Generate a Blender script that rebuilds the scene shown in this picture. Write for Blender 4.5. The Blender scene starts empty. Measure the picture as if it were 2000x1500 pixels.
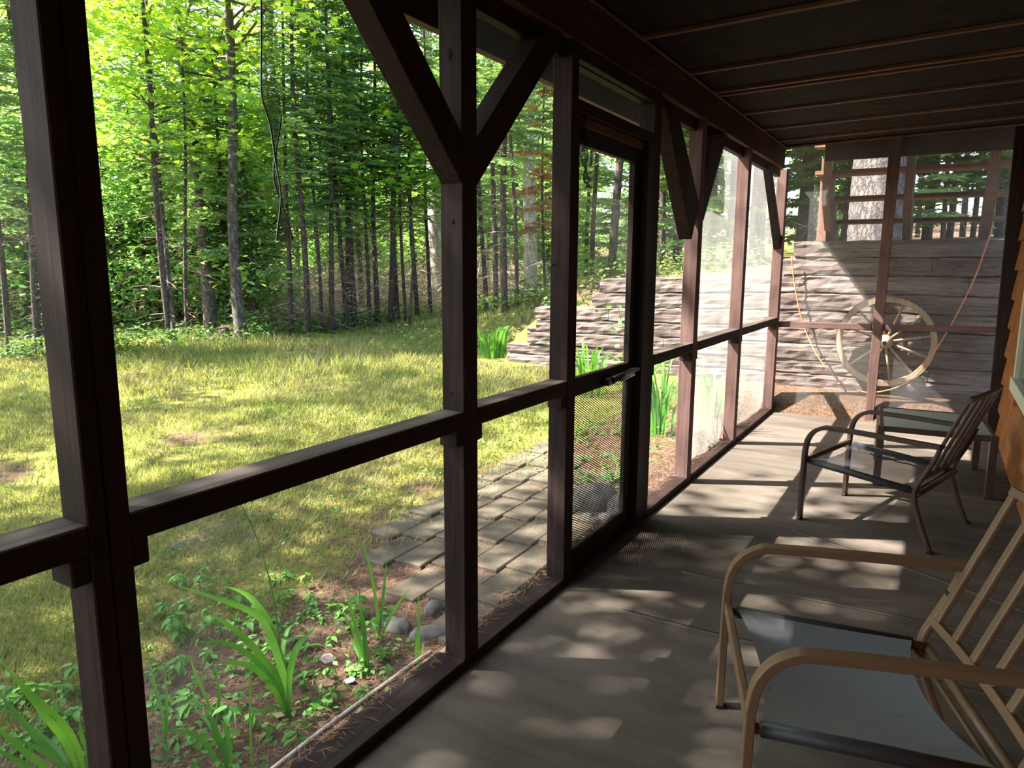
import bpy, bmesh, math, random
import numpy as np
from mathutils import Vector, Matrix

SC = bpy.context.scene
COL = SC.collection
random.seed(7)
RNG = np.random.default_rng(7)

# ------------------------------------------------------------------ camera
CAM = np.array([1.33198, 0.0, 1.42])
RT = np.array([0.8585947, 0.51263, 0.0050568])
UP = np.array([-0.0885024, 0.1385008, 0.9864])
FW = np.array([-0.5049578, 0.8473653, -0.1642851])
FPX = 1392.96                                   # focal length in pixels of the 2000 x 1500 frame
cd = bpy.data.cameras.new('camera'); cam = bpy.data.objects.new('camera', cd); COL.objects.link(cam)
cd.sensor_width = 36.0; cd.lens = FPX / 2000 * 36.0; cd.clip_start = 0.02; cd.clip_end = 300
cam.matrix_world = Matrix(((RT[0], UP[0], -FW[0], CAM[0]), (RT[1], UP[1], -FW[1], CAM[1]),
                           (RT[2], UP[2], -FW[2], CAM[2]), (0, 0, 0, 1)))
SC.camera = cam
SC.view_settings.view_transform = 'Standard'; SC.view_settings.look = 'None'
SC.view_settings.gamma = 1.0; SC.view_settings.use_curve_mapping = False
SC.view_settings.exposure = 1.95

# ------------------------------------------------------------------ sky and sun
SUN_DIR = Vector((1.0, 0.50, -1.30)).normalized()           # the way the light travels
w = bpy.data.worlds.new('sky'); SC.world = w; w.use_nodes = True
nt = w.node_tree; nt.nodes.clear()
sky = nt.nodes.new('ShaderNodeTexSky'); sky.sky_type = 'NISHITA'; sky.sun_disc = False
sky.sun_elevation = math.asin(-SUN_DIR.z); sky.sun_rotation = math.atan2(-SUN_DIR.x, -SUN_DIR.y)
sky.air_density = 1.0; sky.dust_density = 2.5; sky.ozone_density = 1.0
bg = nt.nodes.new('ShaderNodeBackground'); bg.inputs[1].default_value = 0.20
ow = nt.nodes.new('ShaderNodeOutputWorld')
nt.links.new(sky.outputs[0], bg.inputs[0]); nt.links.new(bg.outputs[0], ow.inputs[0])
sl = bpy.data.lights.new('sun', 'SUN'); sl.energy = 10.5; sl.angle = math.radians(0.55); sl.color = (1.0, 0.93, 0.83)
so = bpy.data.objects.new('sun', sl); COL.objects.link(so)
so.location = (-10, -5, 14); so.rotation_euler = SUN_DIR.to_track_quat('-Z', 'Y').to_euler()

# ------------------------------------------------------------------ pixel helpers
def ray(u, v): return FW + RT * (u - 1000) / FPX - UP * (v - 750) / FPX
def onp(u, v, ax, val):
    D = ray(u, v); i = 'xyz'.index(ax); return CAM + D * (val - CAM[i]) / D[i]
def pxd(u, v, depth): return CAM + ray(u, v) * depth

# ------------------------------------------------------------------ object helpers
def link(name, me, parent=None):
    o = bpy.data.objects.new(name, me); COL.objects.link(o)
    if parent is not None: o.parent = parent
    return o
def tag(o, label=None, cat=None, group=None, kind=None):
    if label: o['label'] = label
    if cat: o['category'] = cat
    if group: o['group'] = group
    if kind: o['kind'] = kind
    return o
def empty(name, loc=(0, 0, 0), rz=0.0):
    o = link(name, None); o.location = loc; o.rotation_euler = (0, 0, rz); o.empty_display_size = .1
    return o
def mesh(name, verts, faces, mat, smooth=False):
    me = bpy.data.meshes.new(name); me.from_pydata([tuple(map(float, v)) for v in verts], [], faces)
    if mat: me.materials.append(mat)
    if smooth: me.polygons.foreach_set('use_smooth', [True] * len(me.polygons))
    me.update(); return me
def bmesh_obj(name, bm, mat, parent=None, smooth=False):
    me = bpy.data.meshes.new(name); bm.to_mesh(me); bm.free(); me.materials.append(mat)
    if smooth: me.polygons.foreach_set('use_smooth', [True] * len(me.polygons))
    return link(name, me, parent)
def hexa(name, c, mat, parent=None, bev=.003):
    """solid from 8 corners: 4 of the bottom ring, 4 of the top ring (same order)"""
    bm = bmesh.new(); v = [bm.verts.new(tuple(map(float, p))) for p in c]
    for f in ((3, 2, 1, 0), (4, 5, 6, 7), (0, 1, 5, 4), (1, 2, 6, 5), (2, 3, 7, 6), (3, 0, 4, 7)):
        bm.faces.new([v[i] for i in f])
    bmesh.ops.recalc_face_normals(bm, faces=bm.faces[:])
    if bev: bmesh.ops.bevel(bm, geom=bm.edges[:], offset=bev, segments=1, affect='EDGES')
    return bmesh_obj(name, bm, mat, parent)
def box(name, lo, hi, mat, parent=None, bev=.003):
    (a, b, c), (d, e, f) = lo, hi
    return hexa(name, [(a, b, c), (d, b, c), (d, e, c), (a, e, c), (a, b, f), (d, b, f), (d, e, f), (a, e, f)], mat, parent, bev)
def prism(name, poly, off, mat, parent=None, bev=.003):
    """extrude a planar 3D polygon by a vector"""
    bm = bmesh.new(); off = np.array(off, float)
    a = [bm.verts.new(tuple(map(float, p))) for p in poly]
    b = [bm.verts.new(tuple(map(float, np.array(p, float) + off))) for p in poly]
    n = len(a); bm.faces.new(a[::-1]); bm.faces.new(b)
    for i in range(n): bm.faces.new((a[i], a[(i + 1) % n], b[(i + 1) % n], b[i]))
    bmesh.ops.recalc_face_normals(bm, faces=bm.faces[:])
    if bev: bmesh.ops.bevel(bm, geom=bm.edges[:], offset=bev, segments=1, affect='EDGES')
    return bmesh_obj(name, bm, mat, parent)
def wpx(name, quad, x0, thick, mat, parent, ax='x', bev=.003):
    """member of a wall: pixel outline laid on the plane ax = x0, thickness along ax"""
    pts = [onp(u, v, ax, x0) for u, v in quad]; off = [0, 0, 0]; off['xyz'.index(ax)] = thick
    return prism(name, pts, off, mat, parent, bev)
def sweep(path, prof, side=None, cap=True):
    """rings of a 2D profile along a path; side = fixed sideways vector (profile x) or None"""
    P = [np.array(p, float) for p in path]; V = []; F = []; n = 0; s = None
    for i, p in enumerate(P):
        t = P[min(i + 1, len(P) - 1)] - P[max(i - 1, 0)]; t = t / (np.linalg.norm(t) + 1e-9)
        if side is not None: s = np.array(side, float) - t * np.dot(side, t)
        else:
            h = s if s is not None else (np.array([0, 0, 1.]) if abs(t[2]) < .9 else np.array([1., 0, 0]))
            s = h - t * np.dot(h, t)
        s = s / np.linalg.norm(s); n2 = np.cross(t, s)
        pr = prof(i / (len(P) - 1)) if callable(prof) else prof
        n = len(pr)
        for a, b in pr: V.append(p + s * a + n2 * b)
    m = len(P)
    for i in range(m - 1):
        for k in range(n):
            F.append((i * n + k, i * n + (k + 1) % n, (i + 1) * n + (k + 1) % n, (i + 1) * n + k))
    if cap: F.append(tuple(range(n))[::-1]); F.append(tuple((m - 1) * n + k for k in range(n)))
    return V, F
def rect(w, h, r=.0):
    if r <= 0: return [(-w / 2, -h / 2), (w / 2, -h / 2), (w / 2, h / 2), (-w / 2, h / 2)]
    o = []
    for cx, cy, a0 in ((w / 2 - r, -h / 2 + r, -90), (w / 2 - r, h / 2 - r, 0), (-w / 2 + r, h / 2 - r, 90), (-w / 2 + r, -h / 2 + r, 180)):
        for k in range(3):
            a = math.radians(a0 + 45 * k); o.append((cx + r * math.cos(a), cy + r * math.sin(a)))
    return o
def circ(r, n=8): return [(r * math.cos(2 * math.pi * k / n), r * math.sin(2 * math.pi * k / n)) for k in range(n)]
def sweep_obj(name, path, prof, mat, parent=None, side=None, smooth=False):
    V, F = sweep(path, prof, side); return link(name, mesh(name, V, F, mat, smooth), parent)
def curve_pts(pts, n):
    """Catmull-Rom through pts"""
    P = [np.array(p, float) for p in pts]; P = [2 * P[0] - P[1]] + P + [2 * P[-1] - P[-2]]; out = []
    m = len(P) - 3
    for k in range(n + 1):
        x = k / n * m; i = min(int(x), m - 1); t = x - i; a, b, c, d = P[i:i + 4]
        out.append(.5 * (2 * b + (c - a) * t + (2 * a - 5 * b + 4 * c - d) * t * t + (3 * b - a - 3 * c + d) * t ** 3))
    return out
def copy_tree(o, parent=None):
    c = o.copy(); COL.objects.link(c); c.parent = parent
    for ch in o.children: copy_tree(ch, c)
    return c
def np_mesh(name, V, tris, mat, smooth=False):
    """fast triangle mesh from numpy arrays"""
    me = bpy.data.meshes.new(name); V = np.asarray(V, np.float32); T = np.asarray(tris, np.int32)
    k = T.shape[1]
    me.vertices.add(len(V)); me.vertices.foreach_set('co', V.ravel())
    me.loops.add(T.size); me.loops.foreach_set('vertex_index', T.ravel())
    me.polygons.add(len(T)); me.polygons.foreach_set('loop_start', np.arange(0, T.size, k, dtype=np.int32))
    me.polygons.foreach_set('loop_total', np.full(len(T), k, np.int32))
    if smooth: me.polygons.foreach_set('use_smooth', np.ones(len(T), bool))
    me.materials.append(mat); me.update(calc_edges=True); me.validate(); return me

# ------------------------------------------------------------------ materials
def newmat(name):
    m = bpy.data.materials.new(name); m.use_nodes = True; t = m.node_tree
    return m, t, t.nodes['Principled BSDF'], t.nodes['Material Output']
def N(t, typ, **kw):
    n = t.nodes.new(typ)
    for k, v in kw.items(): setattr(n, k, v)
    return n
def noise(t, scale, mscale=(1, 1, 1), detail=5, rough=.6, coord='Object', dist=0.0):
    tc = N(t, 'ShaderNodeTexCoord'); mp = N(t, 'ShaderNodeMapping'); mp.inputs['Scale'].default_value = mscale
    nz = N(t, 'ShaderNodeTexNoise'); nz.inputs['Scale'].default_value = scale
    nz.inputs['Detail'].default_value = detail; nz.inputs['Roughness'].default_value = rough
    nz.inputs['Distortion'].default_value = dist
    t.links.new(tc.outputs[coord], mp.inputs[0]); t.links.new(mp.outputs[0], nz.inputs['Vector'])
    return nz
def ramp(t, src, stops):
    r = N(t, 'ShaderNodeValToRGB'); cr = r.color_ramp
    while len(cr.elements) < len(stops): cr.elements.new(.5)
    for e, (p, c) in zip(cr.elements, stops): e.position = p; e.color = (*c, 1)
    t.links.new(src, r.inputs[0]); return r
def mixc(t, a, b, fac, mode='MIX'):
    m = N(t, 'ShaderNodeMix', data_type='RGBA', blend_type=mode)
    for s, v in ((0, fac), (6, a), (7, b)):
        if hasattr(v, 'is_linked') or hasattr(v, 'links'): t.links.new(v, m.inputs[s])
        elif s == 0: m.inputs[0].default_value = v
        else: m.inputs[s].default_value = (*v, 1)
    return m.outputs[2]
def bump(t, b, src, strength=.3, dist=.01):
    n = N(t, 'ShaderNodeBump'); n.inputs['Strength'].default_value = strength; n.inputs['Distance'].default_value = dist
    t.links.new(src, n.inputs['Height']); t.links.new(n.outputs[0], b.inputs['Normal'])
def wood(name, c1, c2, axis='z', rough=.75, fine=55, c3=None, bs=.35):
    m, t, b, o = newmat(name); ms = [1, 1, 1]; ms['xyz'.index(axis)] = .045
    g = noise(t, fine, ms, 6, .65, dist=.4); r = ramp(t, g.outputs[0], [(.32, c2), (.66, c1)])
    bl = noise(t, 3.0, (1, 1, 1), 3); r2 = ramp(t, bl.outputs[0], [(.35, (.62, .62, .62)), (.7, (1.15, 1.15, 1.15))])
    c = mixc(t, r.outputs[0], r2.outputs[0], .8, 'MULTIPLY')
    if c3:
        s = noise(t, 7, ms, 4, .7); r3 = ramp(t, s.outputs[0], [(.5, (0, 0, 0)), (.68, (1, 1, 1))])
        c = mixc(t, c, c3, r3.outputs[0])
    t.links.new(c, b.inputs['Base Color']); b.inputs['Roughness'].default_value = rough; b.inputs['Specular IOR Level'].default_value = .15
    bump(t, b, g.outputs[0], bs, .004); return m
def plain(name, col, rough=.5, metal=0.0, var=.15, scale=18, bs=.08):
    m, t, b, o = newmat(name); g = noise(t, scale, (1, 1, 1), 5)
    r = ramp(t, g.outputs[0], [(.3, tuple(x * (1 - var) for x in col)), (.7, tuple(min(1, x * (1 + var)) for x in col))])
    t.links.new(r.outputs[0], b.inputs['Base Color']); b.inputs['Roughness'].default_value = rough
    b.inputs['Metallic'].default_value = metal
    if rough > .65: b.inputs['Specular IOR Level'].default_value = .12
    if bs: bump(t, b, g.outputs[0], bs, .003)
    return m
def leafmat(name, c1, c2, trans=.45, scale=.7, rough=.55, spread=.35):
    """thin leaves: part of the light goes through; hue varies from plant to plant and place to place"""
    m, t, b, o = newmat(name)
    g = noise(t, scale, (1, 1, 1), 3); oi = N(t, 'ShaderNodeObjectInfo')
    ad = N(t, 'ShaderNodeMath', operation='MULTIPLY_ADD'); ad.inputs[1].default_value = spread; ad.inputs[2].default_value = -spread / 2
    t.links.new(oi.outputs['Random'], ad.inputs[0])
    a2 = N(t, 'ShaderNodeMath', operation='ADD'); t.links.new(ad.outputs[0], a2.inputs[0]); t.links.new(g.outputs[0], a2.inputs[1])
    r = ramp(t, a2.outputs[0], [(.3, c1), (.7, c2)])
    t.links.new(r.outputs[0], b.inputs['Base Color']); b.inputs['Roughness'].default_value = rough
    b.inputs['Specular IOR Level'].default_value = .25
    tr = N(t, 'ShaderNodeBsdfTranslucent'); mx = N(t, 'ShaderNodeMixShader'); mx.inputs[0].default_value = trans
    cc = mixc(t, r.outputs[0], (1.25, 1.2, .55), 1.0, 'MULTIPLY')
    t.links.new(cc, tr.inputs[0]); t.links.new(b.outputs[0], mx.inputs[1]); t.links.new(tr.outputs[0], mx.inputs[2])
    t.links.new(mx.outputs[0], o.inputs[0]); return m
def screenmat(name, col, cover, trans=.5):
    """woven insect screen: the share of wire against open holes"""
    m, t, b, o = newmat(name); t.nodes.remove(b)
    di = N(t, 'ShaderNodeBsdfDiffuse'); di.inputs[0].default_value = (*col, 1)
    tl = N(t, 'ShaderNodeBsdfTranslucent'); tl.inputs[0].default_value = (*col, 1)
    mm = N(t, 'ShaderNodeMixShader'); mm.inputs[0].default_value = trans
    t.links.new(di.outputs[0], mm.inputs[1]); t.links.new(tl.outputs[0], mm.inputs[2])
    tp = N(t, 'ShaderNodeBsdfTransparent'); mx = N(t, 'ShaderNodeMixShader')
    g = noise(t, 2.2, (1, 1, 1), 4); r = ramp(t, g.outputs[0], [(.3, (cover * .75,) * 3), (.7, (min(1, cover * 1.3),) * 3)])
    t.links.new(r.outputs[0], mx.inputs[0])
    t.links.new(tp.outputs[0], mx.inputs[1]); t.links.new(mm.outputs[0], mx.inputs[2]); t.links.new(mx.outputs[0], o.inputs[0])
    return m

M = {}
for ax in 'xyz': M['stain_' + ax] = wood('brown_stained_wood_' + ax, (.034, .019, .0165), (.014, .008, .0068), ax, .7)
M['sunlit_z'] = wood('sunlit_brown_wood_z', (.165, .100, .090), (.10, .058, .051), 'z', .75)  # lighter copy of the brown stain: sunlight on the far posts put into colour
M['sunlit_x'] = wood('sunlit_brown_wood_x', (.165, .100, .090), (.10, .058, .051), 'x', .75)  # same lightened stain for the end rails, sunlight painted in
M['railtop'] = wood('weathered_rail_wood', (.10, .078, .066), (.04, .027, .022), 'y', .8, c3=(.15, .127, .11))
M['beam'] = wood('red_brown_beam_wood', (.075, .036, .021), (.028, .012, .0075), 'y', .75, fine=24)
M['lightedge'] = wood('pale_batten_wood', (.19, .11, .076), (.11, .06, .042), 'x', .75)
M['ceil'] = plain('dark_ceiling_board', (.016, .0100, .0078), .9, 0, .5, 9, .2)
M['soffit'] = plain('soffit_board', (.15, .112, .056), .85, 0, .3, 12, .1)
M['soffit_batten'] = wood('soffit_batten_wood', (.55, .42, .25), (.40, .29, .17), 'x', .75)
M['door'] = wood('dark_door_wood', (.019, .011, .009), (.009, .0053, .0045), 'z', .6)
M['timber'] = wood('weathered_timber', (.20, .156, .143), (.060, .042, .036), 'x', .9, fine=95, c3=(.26, .212, .197), bs=1.0)
M['stairwood'] = wood('reddish_stair_wood', (.27, .15, .105), (.13, .07, .05), 'x', .8)
M['stairwood_z'] = wood('reddish_stringer_wood', (.25, .15, .105), (.13, .075, .055), 'z', .8)
M['siding'] = wood('orange_siding', (.27, .108, .034), (.215, .082, .025), 'y', .75, fine=30, bs=.15)
M['cream'] = plain('cream_casing_paint', (.42, .44, .33), .5, 0, .06)
M['tan'] = plain('tan_bronze_paint', (.135, .078, .040), .5, 0, .07, 40, .02)
M['brown_metal'] = plain('dark_brown_paint', (.052, .029, .020), .42, 0, .2, 30, .04)
M['black'] = plain('black_metal', (.015, .015, .015), .35, .3, .1)
M['steel'] = plain('bare_steel_rod', (.6, .56, .55), .3, .9, .05)
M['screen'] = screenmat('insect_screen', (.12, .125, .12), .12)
M['screen_lit'] = screenmat('sunlit_insect_screen', (.48, .48, .475), .28, .5)  # whitened copy of the screen: sun glare of the far bays put into colour
M['screen_end'] = screenmat('end_insect_screen', (.48, .48, .475), .17, .5)  # same sun-whitened colour, thinner cover for the end wall
M['screen_dark'] = screenmat('folded_dark_screen', (.03, .035, .03), .74)
M['wheel'] = wood('grey_wheel_wood', (.52, .41, .30), (.30, .22, .15), 'z', .85)
M['cord'] = plain('orange_cord', (.62, .22, .08), .5, 0, .1)
M['rock'] = plain('grey_granite', (.15, .138, .128), .85, 0, .45, 14, .6)
M['paver'] = plain('mossy_grey_paver', (.098, .082, .060), .9, 0, .5, 7, .4)
M['strip'] = wood('grey_edge_strip_wood', (.24, .20, .17), (.11, .085, .07), 'y', .85)
M['tube'] = plain('grey_white_tube', (.50, .44, .38), .6, 0, .2)
M['bark'] = None
def sling(name, col, cover, spec):
    m, t, b, o = newmat(name); g = noise(t, 300, (1, 1, 1), 2); s = noise(t, 26, (1, 1, 1), 6, .8)
    r = ramp(t, s.outputs[0], [(.30, tuple(x * .45 for x in col)), (.40, col), (.8, tuple(x * 1.12 for x in col))])
    t.links.new(r.outputs[0], b.inputs['Base Color']); b.inputs['Roughness'].default_value = .5
    b.inputs['Specular IOR Level'].default_value = spec; bump(t, b, g.outputs[0], .25, .002)
    if cover < 1:
        tp = N(t, 'ShaderNodeBsdfTransparent'); mx = N(t, 'ShaderNodeMixShader'); mx.inputs[0].default_value = cover
        t.links.new(tp.outputs[0], mx.inputs[1]); t.links.new(b.outputs[0], mx.inputs[2]); t.links.new(mx.outputs[0], o.inputs[0])
    return m
M['sling_grey'] = sling('grey_sling_fabric', (.165, .175, .192), 1, .3)
M['sling_navy'] = sling('dark_navy_sling_mesh', (.028, .032, .045), .72, .5)
M['sling_roll'] = plain('black_sling_hem', (.03, .031, .035), .5, 0, .3, 60, .2)
def glassmat(name, col, tint=.2):
    m, t, b, o = newmat(name); b.inputs['Base Color'].default_value = (*col, 1); b.inputs['Roughness'].default_value = tint
    b.inputs['Specular IOR Level'].default_value = .8; return m
M['frost'] = glassmat('frosted_table_glass', (.26, .31, .285), .3)
M['pane'] = glassmat('window_pane_glass', (.012, .018, .014), .03)
def carpetmat():
    m, t, b, o = newmat('worn_outdoor_carpet')
    a = noise(t, 1.3, (1, 1, 1), 5, .6, dist=.5); f = noise(t, 160, (1, 1, 1), 3, .7)
    st = noise(t, 2.2, (.5, 3.2, 1), 4, .55)
    r = ramp(t, a.outputs[0], [(.3, (.082, .066, .054)), (.52, (.116, .097, .083)), (.75, (.150, .125, .110))])
    c = mixc(t, r.outputs[0], ramp(t, st.outputs[0], [(.38, (.66, .68, .64)), (.6, (1.05, 1.05, 1.05))]).outputs[0], .75, 'MULTIPLY')
    c = mixc(t, c, ramp(t, f.outputs[0], [(.3, (.7, .7, .7)), (.7, (1.2, 1.2, 1.2))]).outputs[0], .55, 'MULTIPLY')
    t.links.new(c, b.inputs['Base Color']); b.inputs['Roughness'].default_value = .95
    b.inputs['Specular IOR Level'].default_value = .1
    bump(t, b, f.outputs[0], .4, .004); return m
M['carpet'] = carpetmat()
def groundmat():
    m, t, b, o = newmat('moss_needles_and_soil')
    a = noise(t, .55, (1, 1, 1), 6, .62, dist=.6); f = noise(t, 38, (1, 1, 1), 5, .75); k = noise(t, 3.5, (1, 1, 1), 5, .7)
    soil = ramp(t, f.outputs[0], [(.28, (.045, .027, .019)), (.5, (.115, .072, .048)), (.72, (.22, .15, .105))]).outputs[0]
    moss = ramp(t, f.outputs[0], [(.28, (.085, .10, .018)), (.5, (.19, .20, .040)), (.75, (.32, .30, .09))]).outputs[0]
    sm = N(t, 'ShaderNodeMath', operation='ADD'); t.links.new(a.outputs[0], sm.inputs[0])
    # the planting strip along the porch is bare needles and bark: keyed on the place, metres from the sill
    tc = N(t, 'ShaderNodeTexCoord'); sp = N(t, 'ShaderNodeSeparateXYZ'); t.links.new(tc.outputs['Object'], sp.inputs[0])
    mr = N(t, 'ShaderNodeMapRange'); mr.inputs[1].default_value = -1.25; mr.inputs[2].default_value = -.55
    mr.inputs[3].default_value = 0; mr.inputs[4].default_value = -.34; t.links.new(sp.outputs[0], mr.inputs[0])
    ml = N(t, 'ShaderNodeMapRange'); ml.inputs[1].default_value = -9.5; ml.inputs[2].default_value = -12.5
    ml.inputs[3].default_value = 0; ml.inputs[4].default_value = -.22; t.links.new(sp.outputs[0], ml.inputs[0])
    s2 = N(t, 'ShaderNodeMath', operation='ADD'); t.links.new(mr.outputs[0], s2.inputs[0]); t.links.new(ml.outputs[0], s2.inputs[1])
    t.links.new(s2.outputs[0], sm.inputs[1])
    kk = N(t, 'ShaderNodeMath', operation='MULTIPLY_ADD'); kk.inputs[1].default_value = .35; t.links.new(k.outputs[0], kk.inputs[0]); t.links.new(sm.outputs[0], kk.inputs[2])
    fc = ramp(t, kk.outputs[0], [(.55, (0, 0, 0)), (.70, (1, 1, 1))]).outputs[0]
    c = mixc(t, soil, moss, fc)
    t.links.new(c, b.inputs['Base Color']); b.inputs['Roughness'].default_value = .95; b.inputs['Specular IOR Level'].default_value = .1
    bump(t, b, f.outputs[0], .8, .03); return m
M['ground'] = groundmat()
def barkmat(name, c1, c2, sc=14, bs=.9):
    m, t, b, o = newmat(name)
    g = noise(t, sc, (1, 1, .28), 6, .7, dist=.8); tc = N(t, 'ShaderNodeTexCoord'); mp = N(t, 'ShaderNodeMapping'); mp.inputs[3].default_value = (1, 1, .35)
    vo = N(t, 'ShaderNodeTexVoronoi', feature='DISTANCE_TO_EDGE'); vo.inputs['Scale'].default_value = sc
    nd = noise(t, sc * .8, (1, 1, 1), 4, .7); vs = N(t, 'ShaderNodeVectorMath', operation='SCALE'); vs.inputs[3].default_value = 2.2 / sc
    va = N(t, 'ShaderNodeVectorMath', operation='ADD'); t.links.new(nd.outputs[1], vs.inputs[0]); t.links.new(mp.outputs[0], va.inputs[0]); t.links.new(vs.outputs[0], va.inputs[1])
    t.links.new(tc.outputs['Object'], mp.inputs[0]); t.links.new(va.outputs[0], vo.inputs['Vector'])
    r = ramp(t, g.outputs[0], [(.3, c2), (.68, c1)]); e = ramp(t, vo.outputs[0], [(.0, (.42, .42, .42)), (.13, (1, 1, 1))])
    c = mixc(t, r.outputs[0], e.outputs[0], .8, 'MULTIPLY'); t.links.new(c, b.inputs['Base Color'])
    b.inputs['Roughness'].default_value = .92; bump(t, b, e.outputs[0], bs, .02); return m
M['bark_maple'] = barkmat('maple_bark', (.17, .14, .12), (.06, .047, .04), 16)
M['bark_fir'] = barkmat('fir_bark', (.135, .10, .085), (.05, .036, .03), 20)
M['bark_birch'] = barkmat('birch_bark', (.62, .56, .52), (.20, .17, .15), 9, .4)
M['bark_pine'] = barkmat('old_pine_bark', (.135, .118, .113), (.05, .042, .039), 17, 1.0)
M['twig'] = plain('dead_grey_twigs', (.30, .22, .175), .9, 0, .3, 4, 0)
M['branch'] = plain('brown_branches', (.12, .09, .07), .9, 0, .3, 4, 0)
M['leaf_maple'] = leafmat('maple_leaf', (.17, .36, .045), (.40, .58, .085), .52)
M['leaf_under'] = leafmat('understory_leaf', (.17, .37, .12), (.42, .60, .24), .5)
M['leaf_fir'] = leafmat('fir_needles', (.12, .235, .10), (.31, .46, .19), .46, 1.2)
M['leaf_pine'] = leafmat('pine_needles', (.10, .22, .04), (.25, .38, .08), .35, 1.2)
M['leaf_dead'] = leafmat('dead_fir_needles', (.42, .20, .10), (.55, .30, .17), .3, 1.2)
M['leaf_lily'] = leafmat('daylily_leaf', (.05, .20, .018), (.15, .37, .03), .4, 4)
M['leaf_seed'] = leafmat('seedling_leaf', (.07, .23, .04), (.19, .40, .085), .4, 5)
M['grass'] = leafmat('lawn_grass_blades', (.13, .19, .05), (.36, .34, .16), .35, .9, .6, 0)
M['fern'] = leafmat('fern_frond', (.10, .22, .03), (.26, .38, .06), .4, 3)
M['undergrowth'] = leafmat('undergrowth_leaf', (.05, .12, .03), (.14, .24, .07), .35, 1.5)
M['needle'] = plain('fallen_pine_needles', (.24, .125, .075), .8, 0, .45, 20, 0)

# ================================================================== the porch
PW = .089                                                    # width of a post
WLT = empty('wall_left'); tag(WLT, 'dark brown post and rail screened wall facing the yard', 'wall', kind='structure')
POSTS = [('pb', -3.2, -3.11), ('pa', -1.9, -1.81), ('p0', -.60, -.51), ('p1', .687, .770), ('p2', 1.923, 2.007), ('p3', 2.695, 2.755), ('p4', 3.655, 3.755), ('p5', 4.500, 4.585), ('p6', 5.730, 5.815), ('p7', 7.235, 7.33)]
ZB, ZC, SLOPE = 2.31, 2.49, .022                             # under side of beam, ceiling, fall of the ceiling
RZ0, RZ1 = .875, .936                                        # mid rail
for i, (nm, a, b) in enumerate(POSTS):
    if nm == 'p1':                                           # two studs side by side
        m = (a + b) / 2 - .004
        box('post', (-PW, a, 0), (0, m - .0015, ZB), M['stain_z'], WLT); box('post', (-PW, m + .0015, 0), (-.001, b, ZB), M['stain_z'], WLT)
    else:
        box('post', (-PW, a, 0), (0, b, ZB), M['sunlit_z' if nm in ('p5', 'p6', 'p7') else 'stain_z'], WLT)
# nails and knots that show on the sunny posts
for y, z in ((1.965, .70), (1.95, .98), (4.53, .22), (4.545, .20), (4.53, 1.25), (5.76, .12), (5.76, .38), (2.72, 1.1)):
    V, F = sweep([(0, y, z), (.004, y, z)], circ(.006, 6)); link('nail_head', mesh('nail_head', V, F, M['black']), WLT)
KN = plain('dark_knot_wood', (.010, .006, .005), .7, 0, .3, 60, .1)
for u, v, y_, rx_, rz_ in ((877, 107, 1.923, .010, .018), (884, 432, 1.923, .008, .010), (1082, 517, 2.695, .012, .006), (881, 768, 1.923, .006, .006)):
    c = onp(u, v, 'y', y_); link('knot', mesh('knot', [(c[0] + rx_ * math.cos(a), y_ - .0012, c[2] + rz_ * math.sin(a)) for a in np.linspace(0, 6.283, 15)[:-1]] + [(c[0], y_ - .004, c[2])], [(i, (i + 1) % 14, 14) for i in range(14)], KN, True), WLT)
# rails with a weathered top, cleats under both ends, sill pieces, screens
bays = [(-3.11, -1.9), (-1.81, -.60), (-.51, .687), (.770, 1.923), (2.007, 2.695), (3.755, 4.500), (4.585, 5.730), (5.815, 7.235)]
for k, (a, b) in enumerate(bays):
    box('rail', (-PW, a, RZ0), (0, b, RZ1 - .004), M['stain_y'], WLT)
    box('rail_top', (-PW, a, RZ1 - .006), (.001, b, RZ1), M['railtop'], WLT, .002)
    for y0, y1 in ((a, a + .035), (b - .035, b)):
        box('cleat', (-PW + .012, y0, RZ0 - .055), (-.004, y1, RZ0), M['stain_x'], WLT)
    box('sill', (-PW - .03, a, 0), (0, b, .038), M['stain_y'], WLT)
# corner braces
def brace(y0, s, top=ZB - .02):
    """45 degree brace from the post edge y0 rising in the direction s"""
    za = 1.675; L = top - za + .0; h = .15
    poly = [(0, y0, za), (0, y0, za + h), (0, y0 + s * (top - za - h), top), (0, y0 + s * (top - za), top)]
    return prism('brace', poly, (-PW + .004, 0, 0), M['stain_z'], WLT)
brace(1.923, -1); brace(2.007, 1)
for q in ([(1300, 205), (1329, 235), (1366, 400), (1351, 468)], [(1392, 262), (1421, 262), (1374, 432), (1368, 385)]): wpx('brace', q, -.002, -PW + .006, M['stain_z'], WLT)
prism('brace', [(-.02, 6.55, 2.27), (-.02, 6.65, 2.27), (-.02, 7.235, 1.72), (-.02, 7.235, 1.58)], (-.06, 0, 0), M['stain_z'], WLT)
box('header', (-PW, -5.2, 2.24), (-.041, 7.14, ZC), M['stain_y'], WLT)
box('header_filler', (-.041, 2.755, 2.245), (-.004, 3.655, ZB), M['stain_y'], WLT)
BEAM = box('ceiling_beam', (-.040, -5.2, ZB), (0, 7.10, ZC + .016), M['beam']); tag(BEAM, 'reddish brown wooden beam running along the top of the screened wall', 'beam', kind='structure')
strip = box('edge_strip', (-.0385, -5.2, ZB - .004), (-.002, 7.095, ZB), M['lightedge'], BEAM, .001); tag(strip, 'pale under edge of the beam')
s2_ = box('seam_strip', (-.001, -5.2, ZC - .006), (.010, 7.09, ZC + .004), M['lightedge'], BEAM, .001)
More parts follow.
